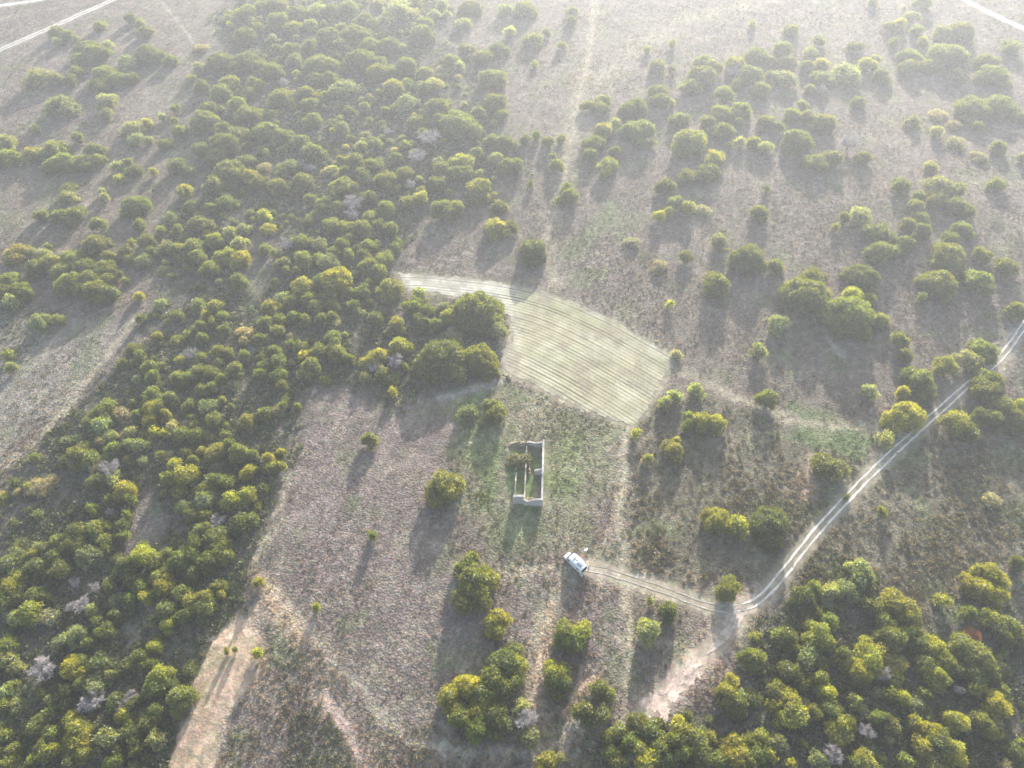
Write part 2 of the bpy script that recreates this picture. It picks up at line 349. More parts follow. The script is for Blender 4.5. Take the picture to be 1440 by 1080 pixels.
# rows and columns of the one ground sheet: close together where it is seen, wide apart towards the horizon
ys = [16.0]
while ys[-1] < 440:
    d2 = ys[-1] ** 2 + H * H; ys.append(ys[-1] + max(0.36, 0.78 * d2 / (H * 1000)))
ys = np.array([-2400, -1500, -900, -500, -250, -120, -50, -10, 8] + ys + [455, 480, 520, 600, 750, 1000, 1400, 2000, 2800], dtype=float)
ss = np.concatenate([[-3.0, -2.0, -1.4, -1.15], np.linspace(-1, 1, 1150), [1.15, 1.4, 2.0, 3.0]])
outer = np.array([-2400 / 118, -900 / 118, -6]); ss = np.concatenate([outer, ss, -outer[::-1]])
SX, YY = np.meshgrid(ss, ys); XX = SX * half_w(YY)
XX = np.clip(XX, -2600 + 0 * XX, 2600 + 0 * XX) + np.where(np.abs(XX) > 2600, np.sign(XX) * (np.abs(SX)) * 10, 0)
gx, gy = XX.ravel(), YY.ravel()
gcol, gamp, gtuft, gfs, gdm = ground_props(gx, gy); gty = np.clip(TUFTY, 0, 1)
far = (np.abs(gx) > half_w(gy) * 1.01) | (gy < 15) | (gy > 450)
gz = terrain(gx, gy) + np.where(far, 0, gamp * smooth01((gtuft - 0.3) * 2.0) ) + np.where(far, 0, 0.10 * (fbm(gx, gy, 3.5, 88, 2) - 0.5) * (gamp > 0.1))
nr, nc = SX.shape
idx = np.arange(nr * nc).reshape(nr, nc)
gf = np.stack([idx[:-1, :-1], idx[:-1, 1:], idx[1:, 1:], idx[1:, :-1]], -1).reshape(-1, 4)
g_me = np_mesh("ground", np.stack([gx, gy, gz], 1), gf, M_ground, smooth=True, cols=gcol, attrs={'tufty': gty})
ground = tag(link("ground", g_me), kind='structure')

# the ploughed field: a sheet with real furrow ridges that follow its curved upper edge
x0, y0 = FIELD_W.min(0) - 1; x1, y1 = FIELD_W.max(0) + 1
fx = np.arange(x0, x1, 0.13); fy = np.arange(y0, y1, 0.13); FX, FY = np.meshgrid(fx, fy)
P = np.stack([FX.ravel(), FY.ravel()], 1)
sdv = poly_sd(P + np.stack([fbm(P[:, 0], P[:, 1], 2.5, 3, 2) - .5, fbm(P[:, 0], P[:, 1], 2.5, 4, 2) - .5], 1) * 1.6, FIELD_W)
du = line_d(P, TOP_W)
fu = du + 0.25 * (fbm(P[:, 0], P[:, 1], 22, 5, 2) - 0.5)
ridge = np.sin(fu * 2 * pi / 1.15)
str1 = vnoise(fu, fu * 0, 1.9, 12); str2 = vnoise(np.floor(fu / 1.15), fu * 0, 1.0, 22)
fz = terrain(P[:, 0], P[:, 1]) + 0.05 + 0.015 * ridge * (0.4 + str1)
fpale = smooth01((fbm(P[:, 0], P[:, 1], 8, 61, 3) - 0.42) * 4); farr = smooth01((at(700, 430)[0] + 10 - P[:, 0]) / 12)
edge = smooth01((3.5 - sdv) / 3.5); wrt = smooth01((P[:, 0] - at(900, 540)[0]) / 10)
cf = np.array([0.38, 0.345, 0.22])[None] * (1 - fpale[:, None] * 0.4) + np.array([0.50, 0.47, 0.35])[None] * fpale[:, None] * 0.4
gp = smooth01((fbm(P[:, 0], P[:, 1], 11, 33, 3) - 0.5) * 5)[:, None] * 0.4
cf = cf * (1 - gp) + np.array([0.32, 0.33, 0.19])[None] * gp
wpale = np.clip(farr * 0.75 + edge * 0.35 * (vnoise(P[:, 0], P[:, 1], 1.5, 8) > 0.45) + wrt * 0.3 * fpale, 0, 0.9)[:, None]
cf = cf * (1 - wpale) + np.array([0.60, 0.57, 0.49])[None] * wpale
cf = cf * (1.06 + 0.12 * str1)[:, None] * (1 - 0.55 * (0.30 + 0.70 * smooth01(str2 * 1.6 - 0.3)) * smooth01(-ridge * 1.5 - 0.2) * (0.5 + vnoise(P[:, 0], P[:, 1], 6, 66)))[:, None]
eg = smooth01((2.4 - sdv) / 2.4 + (fbm(P[:, 0], P[:, 1], 1.8, 14, 2) - 0.5) * 1.6)[:, None] * 0.55
cf = cf * (1 - eg) + (np.array([0.30, 0.265, 0.185]) * (0.7 + 0.6 * vnoise(P[:, 0], P[:, 1], 0.9, 15))[:, None]) * eg
worn = smooth01((fbm(P[:, 0], P[:, 1], 5, 93, 3) - 0.56) * 7)[:, None] * 0.5
cf = cf * (1 - worn) + np.array([0.30, 0.25, 0.185]) * worn
inside = (sdv + 1.6 * (fbm(P[:, 0], P[:, 1], 1.1, 16, 2) - 0.5) > 0)
gi = np.arange(len(P)).reshape(FX.shape)
q = np.stack([gi[:-1, :-1], gi[:-1, 1:], gi[1:, 1:], gi[1:, :-1]], -1).reshape(-1, 4)
q = q[inside[q].all(1)]
used = np.unique(q); remap = np.full(len(P), -1); remap[used] = np.arange(len(used))
fm = np_mesh("ploughed_field", np.stack([P[used, 0], P[used, 1], fz[used]], 1), remap[q], M_field, smooth=True, cols=cf[used])
tag(link("ploughed_field", fm), kind='structure')

# ------------------------------------------------------------------ dirt tracks: ribbons with worn, ragged edges
def ribbon_geo(cl, offs, hw, col, ragged=0.35, seed=1, lift=0.05, gap=0.0, patchy=0.0):
    cl = catmull(cl, 0.35); t = np.gradient(cl, axis=0); t /= np.linalg.norm(t, axis=1)[:, None] + 1e-9
    nrm = np.stack([-t[:, 1], t[:, 0]], 1); s = np.arange(len(cl)) * 0.35
    hwv = (hw(s / s[-1]) if callable(hw) else hw) * np.ones(len(cl))
    L = hwv * (1 + ragged * (2 * fbm(s, s * 0 + 3, 1.6, seed, 3) - 1) * 2); Rr = hwv * (1 + ragged * (2 * fbm(s, s * 0 + 9, 1.6, seed + 7, 3) - 1) * 2)
    wob = offs + 0.25 * (fbm(s, s * 0, 7, seed + 3, 2) - 0.5)
    V = []; c = []
    US = np.linspace(-1, 1, 13) if patchy else np.array((-1, -0.45, 0.0, 0.45, 1)); K = len(US)
    for k, u in enumerate(US):
        p = cl + nrm * (wob + np.where(u < 0, u * L, u * Rr))[:, None]
        z = terrain(p[:, 0], p[:, 1]) + lift - (0.03 if abs(u) < 0.3 else 0.0)
        V.append(np.stack([p[:, 0], p[:, 1], z], 1))
        e = 0.80 if abs(u) == 1 else 1.0
        c.append(np.array(col)[None] * e * (0.75 + 0.5 * fbm(p[:, 0], p[:, 1], 2.5, seed, 3))[:, None])
    n = len(cl); V = np.stack(V, 1).reshape(-1, 3); c = np.stack(c, 1).reshape(-1, 3)
    i = np.arange(n * K).reshape(n, K)
    f = np.stack([i[:-1, :-1], i[1:, :-1], i[1:, 1:], i[:-1, 1:]], -1)
    keep = np.ones(n - 1, bool)
    if gap: keep = (fbm(s[:-1], s[:-1] * 0 + 5, 3.0, seed + 11, 2) > gap)
    f = f[keep].reshape(-1, 4)
    if patchy:
        m = V[f].mean(1); f = f[fbm(m[:, 0], m[:, 1], 1.5, seed + 21, 3) > patchy]
    return V, f, c
def merge(parts):
    V, Fs, Cc = [], [], []; o = 0
    for v, f, c in parts:
        V.append(v); Fs.append(f + o); Cc.append(c); o += len(v)
    return np.vstack(V), np.vstack(Fs), np.vstack(Cc)
def track(name, parts):
    v, f, c = merge(parts); tag(link(name, np_mesh(name, v, f, M_dirt, smooth=True, cols=c)), kind='structure')
CR = (0.70, 0.64, 0.57)
KJ = int(np.argmin(np.linalg.norm(MAIN_W - np.array(at(1012, 855)[:2]), axis=1)))
mp = world_pts(MAIN)
track("dirt_track", [ribbon_geo(MAIN_W[:KJ:4], -0.68, 0.24, CR, 0.3, 1, patchy=0.2), ribbon_geo(MAIN_W[:KJ:4], 0.72, 0.26, CR, 0.3, 2, patchy=0.2),
                     ribbon_geo(MAIN_W[KJ - 5::4], -0.68, 0.22, (0.46, 0.40, 0.31), 0.4, 4, gap=0.25), ribbon_geo(MAIN_W[KJ - 5::4], 0.72, 0.28, (0.48, 0.42, 0.33), 0.45, 5, gap=0.2)])
track("dirt_track", [ribbon_geo(TL1, -0.95, 0.62, (0.58, 0.53, 0.48), 0.25, 6), ribbon_geo(TL1, 0.95, 0.62, (0.58, 0.53, 0.48), 0.25, 7)])
track("dirt_track", [ribbon_geo(TL2, 0, 1.6, (0.58, 0.53, 0.47), 0.3, 8)])
track("dirt_track", [ribbon_geo(TR1, 0, 1.9, (0.60, 0.51, 0.42), 0.2, 9)])
track("footpath", [ribbon_geo(ERO, 0, lambda t: 1.3 - 0.9 * t, (0.52, 0.42, 0.35), 0.4, 10, patchy=0.40), ribbon_geo(ER2, 0.2, lambda t: 1.2 + 1.5 * t, (0.64, 0.49, 0.40), 0.5, 12, patchy=0.47),
                   ribbon_geo(world_pts([(985, 945), (970, 958), (955, 968)]), 0, 0.9, (0.60, 0.47, 0.39), 0.6, 13, patchy=0.48)])
track("footpath", [ribbon_geo(SPUR, -0.5, 0.22, CR, 0.4, 14, gap=0.3), ribbon_geo(SPUR, 0.6, 0.16, CR, 0.4, 15, gap=0.3)])
# ------------------------------------------------------------------ foliage geometry
def fib_sphere(n):
    i = np.arange(n) + 0.5; ph = np.arccos(1 - 2 * i / n); th = pi * (1 + 5 ** 0.5) * i
    return np.stack([np.cos(th) * np.sin(ph), np.sin(th) * np.sin(ph), np.cos(ph)], 1)
def icos(sub=1):
    bm = bmesh.new(); bmesh.ops.create_icosphere(bm, subdivisions=sub, radius=1.0)
    v = np.array([p.co[:] for p in bm.verts]); f = np.array([[q.index for q in p.verts] for p in bm.faces]); bm.free(); return v, f
ICO_V, ICO_F = icos(2)
def crown_geo(Rr, hh, seed, loose=0.0, leaf=0.34, space=0.50, nl=None):
    """crown of radius Rr and height hh standing on z=0: overlapping lobes covered with leaf tufts"""
    g = np.random.default_rng(seed); lobes = []
    nl = int(nl * 1.25) if nl else None
    nl = nl or int(5 + Rr * Rr * 0.55)
    # outline irregularity
    k1, k2, a1, a2 = g.uniform(0, 6.28), g.uniform(0, 6.28), g.uniform(0.08, 0.3), g.uniform(0.05, 0.2)
    for i in range(nl):
        a = g.uniform(0, 2 * pi); rr = math.sqrt(g.uniform(0, 1))
        lim = 1 + a1 * math.sin(2 * a + k1) + a2 * math.sin(3 * a + k2)
        lr = Rr * g.uniform(0.19, 0.42) * (1.15 if Rr < 3 else 1.0) * (1 if nl < 20 else 0.78)
        d = rr * (Rr * lim - lr * 0.9); top = hh * math.sqrt(max(0.05, 1 - 0.85 * (d / Rr) ** 2))
        z = max(lr * 0.6, top - lr * g.uniform(0.75, 1.15) - (g.uniform(0, 0.22) * hh))
        lobes.append((d * math.cos(a), d * math.sin(a), z, lr))
        if z > lr * 1.8 and g.random() < 0.75: lobes.append((d * 1.02 * math.cos(a), d * 1.02 * math.sin(a), z * g.uniform(0.4, 0.6), lr * 0.95))
    lobes.append((0, 0, hh * 0.5, Rr * 0.45)); L = np.array(lobes)
    pts, nrm, lt, tn = [], [], [], []
    for i, (x, y, z, r) in enumerate(L):
        n = max(8, int(4 * pi * r * r / (space * space))); s = fib_sphere(n)
        s = s + g.normal(0, 0.10, s.shape); s /= np.linalg.norm(s, axis=1)[:, None]
        kb = max(5, int(4 * pi * r * r / 1.15)); bd = fib_sphere(kb) + g.normal(0, 0.22, (kb, 3)); bd /= np.linalg.norm(bd, axis=1)[:, None]
        dd = np.linalg.norm(s[:, None, :] - bd[None], axis=2); near = dd.argmin(1); dist = dd.min(1) * r; bump = np.clip(1 - (dist / 0.62) ** 2, -0.6, 1)
        s0 = s; s = s + (s - bd[near]) * 1.3 * (r / 1.2); s /= np.linalg.norm(s, axis=1)[:, None]
        p = s0 * (r * g.uniform(0.94, 1.08, (n, 1)) + 0.24 * bump[:, None]) * np.array([1, 1, 0.9]) + (x, y, z); lt.append((bump, g.uniform(0.7, 1.3, kb)[near]))
        ok = p[:, 2] > 0.1
        for j, (a, b, c, q) in enumerate(L):
            if j != i: ok &= (np.linalg.norm(p - (a, b, c), axis=1) > q * 0.90)
        ok &= (s0[:, 2] > -0.55)
        if loose: ok &= (g.random(n) > loose)
        pts.append(p[ok]); nrm.append(s[ok]); tn.append(lt[-1][1][ok])
    T = np.vstack(pts); N = np.vstack(nrm); N = N * 0.8 + np.array([0, 0, 0.35]); N /= np.linalg.norm(N, axis=1)[:, None]
    K = 9; m = len(T)
    c = np.repeat(T, K, 0); n = np.repeat(N, K, 0)
    d = n * 0.75 + g.normal(0, 0.62, c.shape); d /= np.linalg.norm(d, axis=1)[:, None]
    u = np.cross(d, g.normal(0, 1, c.shape)); u /= np.linalg.norm(u, axis=1)[:, None] + 1e-9
    ln = leaf * g.uniform(0.7, 1.3, (len(c), 1)); wd = ln * g.uniform(0.35, 0.55, (len(c), 1))
    b0 = c + g.normal(0, 0.13, c.shape)
    V = np.stack([b0 - d * ln * 0.2, b0 + u * wd * 0.6 + d * ln * 0.4, b0 + d * ln, b0 - u * wd * 0.6 + d * ln * 0.45], 1).reshape(-1, 3)
    Fq = np.arange(len(c) * 4).reshape(-1, 4)
    tone = np.repeat(g.uniform(0.75, 1.25, m) * np.concatenate(tn), K) * g.uniform(0.85, 1.15, len(c))
    yel = np.repeat(g.normal(0, 0.07, m), K)
    col = np.stack([tone * (1 + yel), tone, tone * (1 - yel)], 1); col = np.repeat(col, 4, 0)
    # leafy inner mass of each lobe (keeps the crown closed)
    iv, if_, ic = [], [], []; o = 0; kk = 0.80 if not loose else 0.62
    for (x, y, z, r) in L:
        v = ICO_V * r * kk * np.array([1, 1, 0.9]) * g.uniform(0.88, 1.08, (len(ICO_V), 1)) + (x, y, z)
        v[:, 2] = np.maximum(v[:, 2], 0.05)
        iv.append(v); if_.append(ICO_F + o); o += len(v); ic.append(np.full((len(v), 3), 0.75))  # shade inside the crown is put into this darker tone
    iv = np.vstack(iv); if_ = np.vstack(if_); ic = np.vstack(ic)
    # everything as triangles
    Ft = np.vstack([Fq[:, [0, 1, 2]], Fq[:, [0, 2, 3]]])
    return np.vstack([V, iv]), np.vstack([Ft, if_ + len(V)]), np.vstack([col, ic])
def cone_geo(a, b, r0, r1, n=5):
    a = np.array(a, float); b = np.array(b, float); d = b - a; d /= np.linalg.norm(d) + 1e-9
    u = np.cross(d, (0.3, 0.9, 0.2)); u /= np.linalg.norm(u); w = np.cross(d, u)
    an = np.arange(n) * 2 * pi / n; ring = np.cos(an)[:, None] * u + np.sin(an)[:, None] * w
    v = np.vstack([a + ring * r0, b + ring * r1]); i = np.arange(n); j = (i + 1) % n
    return v, np.stack([i, j, j + n, i + n], 1)
def join_quads(gs):
    V, Fs = [], []; o = 0
    for v, f in gs: V.append(v); Fs.append(f + o); o += len(v)
    return np.vstack(V), np.vstack(Fs)
def trunk_geo(Rr, hh, seed):
    g = np.random.default_rng(seed); gs = []; base = 0.05 * hh + 0.05 * Rr
    fork = np.array([g.normal(0, 0.1), g.normal(0, 0.1), hh * 0.35])
    gs.append(cone_geo((0, 0, -0.3), fork, base, base * 0.7, 7))
    for i in range(6):
        a = i * 1.05 + g.uniform(-.3, .3); e = fork + np.array([cos(a) * Rr * 0.5, sin(a) * Rr * 0.5, hh * g.uniform(0.2, 0.42)])
        m = (fork + e) / 2 + g.normal(0, 0.08 * Rr, 3); gs.append(cone_geo(fork, m, base * 0.5, base * 0.32)); gs.append(cone_geo(m, e, base * 0.32, base * 0.12))
    return join_quads(gs)
def bare_geo(Rr, hh, seed):
    """leafless crown: limbs that fork into branches and a haze of fine pale twigs"""
    g = np.random.default_rng(seed); limbs, twigs = [], []
    fork = np.array([0, 0, hh * 0.25]); limbs.append(cone_geo((0, 0, -0.3), fork, 0.16 + 0.03 * Rr, 0.13, 6))
    for i in range(9):
        a = i * 0.7 + g.uniform(-.3, .3); rad = Rr * g.uniform(0.35, 0.75)
        e = fork + np.array([cos(a) * rad, sin(a) * rad, hh * g.uniform(0.35, 0.6)]); twigs.append(cone_geo(fork, e, 0.07, 0.04, 4))
        for j in range(8):
            b0 = fork + (e - fork) * g.uniform(0.4, 1.0); dd = g.normal(0, 1, 3) + np.array([cos(a) * 0.6, sin(a) * 0.6, 0.6]); dd /= np.linalg.norm(dd)
            b1 = b0 + dd * Rr * g.uniform(0.25, 0.42); twigs.append(cone_geo(b0, b1, 0.045, 0.03, 3))
            for k in range(15):
                c0 = b0 + (b1 - b0) * g.uniform(0.2, 1); d2 = dd * 0.6 + g.normal(0, 0.8, 3); d2 /= np.linalg.norm(d2)
                twigs.append(cone_geo(c0, c0 + d2 * Rr * g.uniform(0.14, 0.28), 0.034, 0.02, 3))
    v, f = join_quads(twigs); v[:, 2] = np.maximum(v[:, 2], 0.05)
    return join_quads(limbs), (v, f)

CLS = {}   # class -> list of (crown mesh, trunk mesh); meshes are one metre "units" only through the scale of each copy
def add_cls(key, Rr, hh, n, **kw):
    CLS[key] = (Rr, hh, [])
    for i in range(n):
        s = sum(ord(c) for c in key) * 31 + i * 101
        v, f, c = crown_geo(Rr, hh, s, **kw)
        tv, tf = trunk_geo(Rr, hh, s + 5)
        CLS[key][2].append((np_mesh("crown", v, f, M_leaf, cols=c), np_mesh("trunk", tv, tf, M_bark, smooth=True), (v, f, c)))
add_cls("tiny", 1.2, 2.2, 5, leaf=0.26, space=0.40, nl=5)
add_cls("small", 2.2, 3.8, 7, leaf=0.30, space=0.46, nl=8)
add_cls("mid", 3.6, 5.4, 8, leaf=0.34, space=0.50, nl=13)
add_cls("big", 6.2, 7.8, 5, leaf=0.38, space=0.55, nl=34)
add_cls("loose_small", 2.0, 3.2, 4, leaf=0.32, space=0.46, loose=0.35, nl=9)
add_cls("loose_mid", 3.5, 5.6, 5, leaf=0.36, space=0.50, loose=0.33, nl=16)
BARE = []
for i in range(5):
    (lv, lf), (tv, tf) = bare_geo(3.0, 4.6, 900 + i)
    BARE.append((np_mesh("branches", tv, tf, M_twig), np_mesh("trunk", lv, lf, M_bark)))

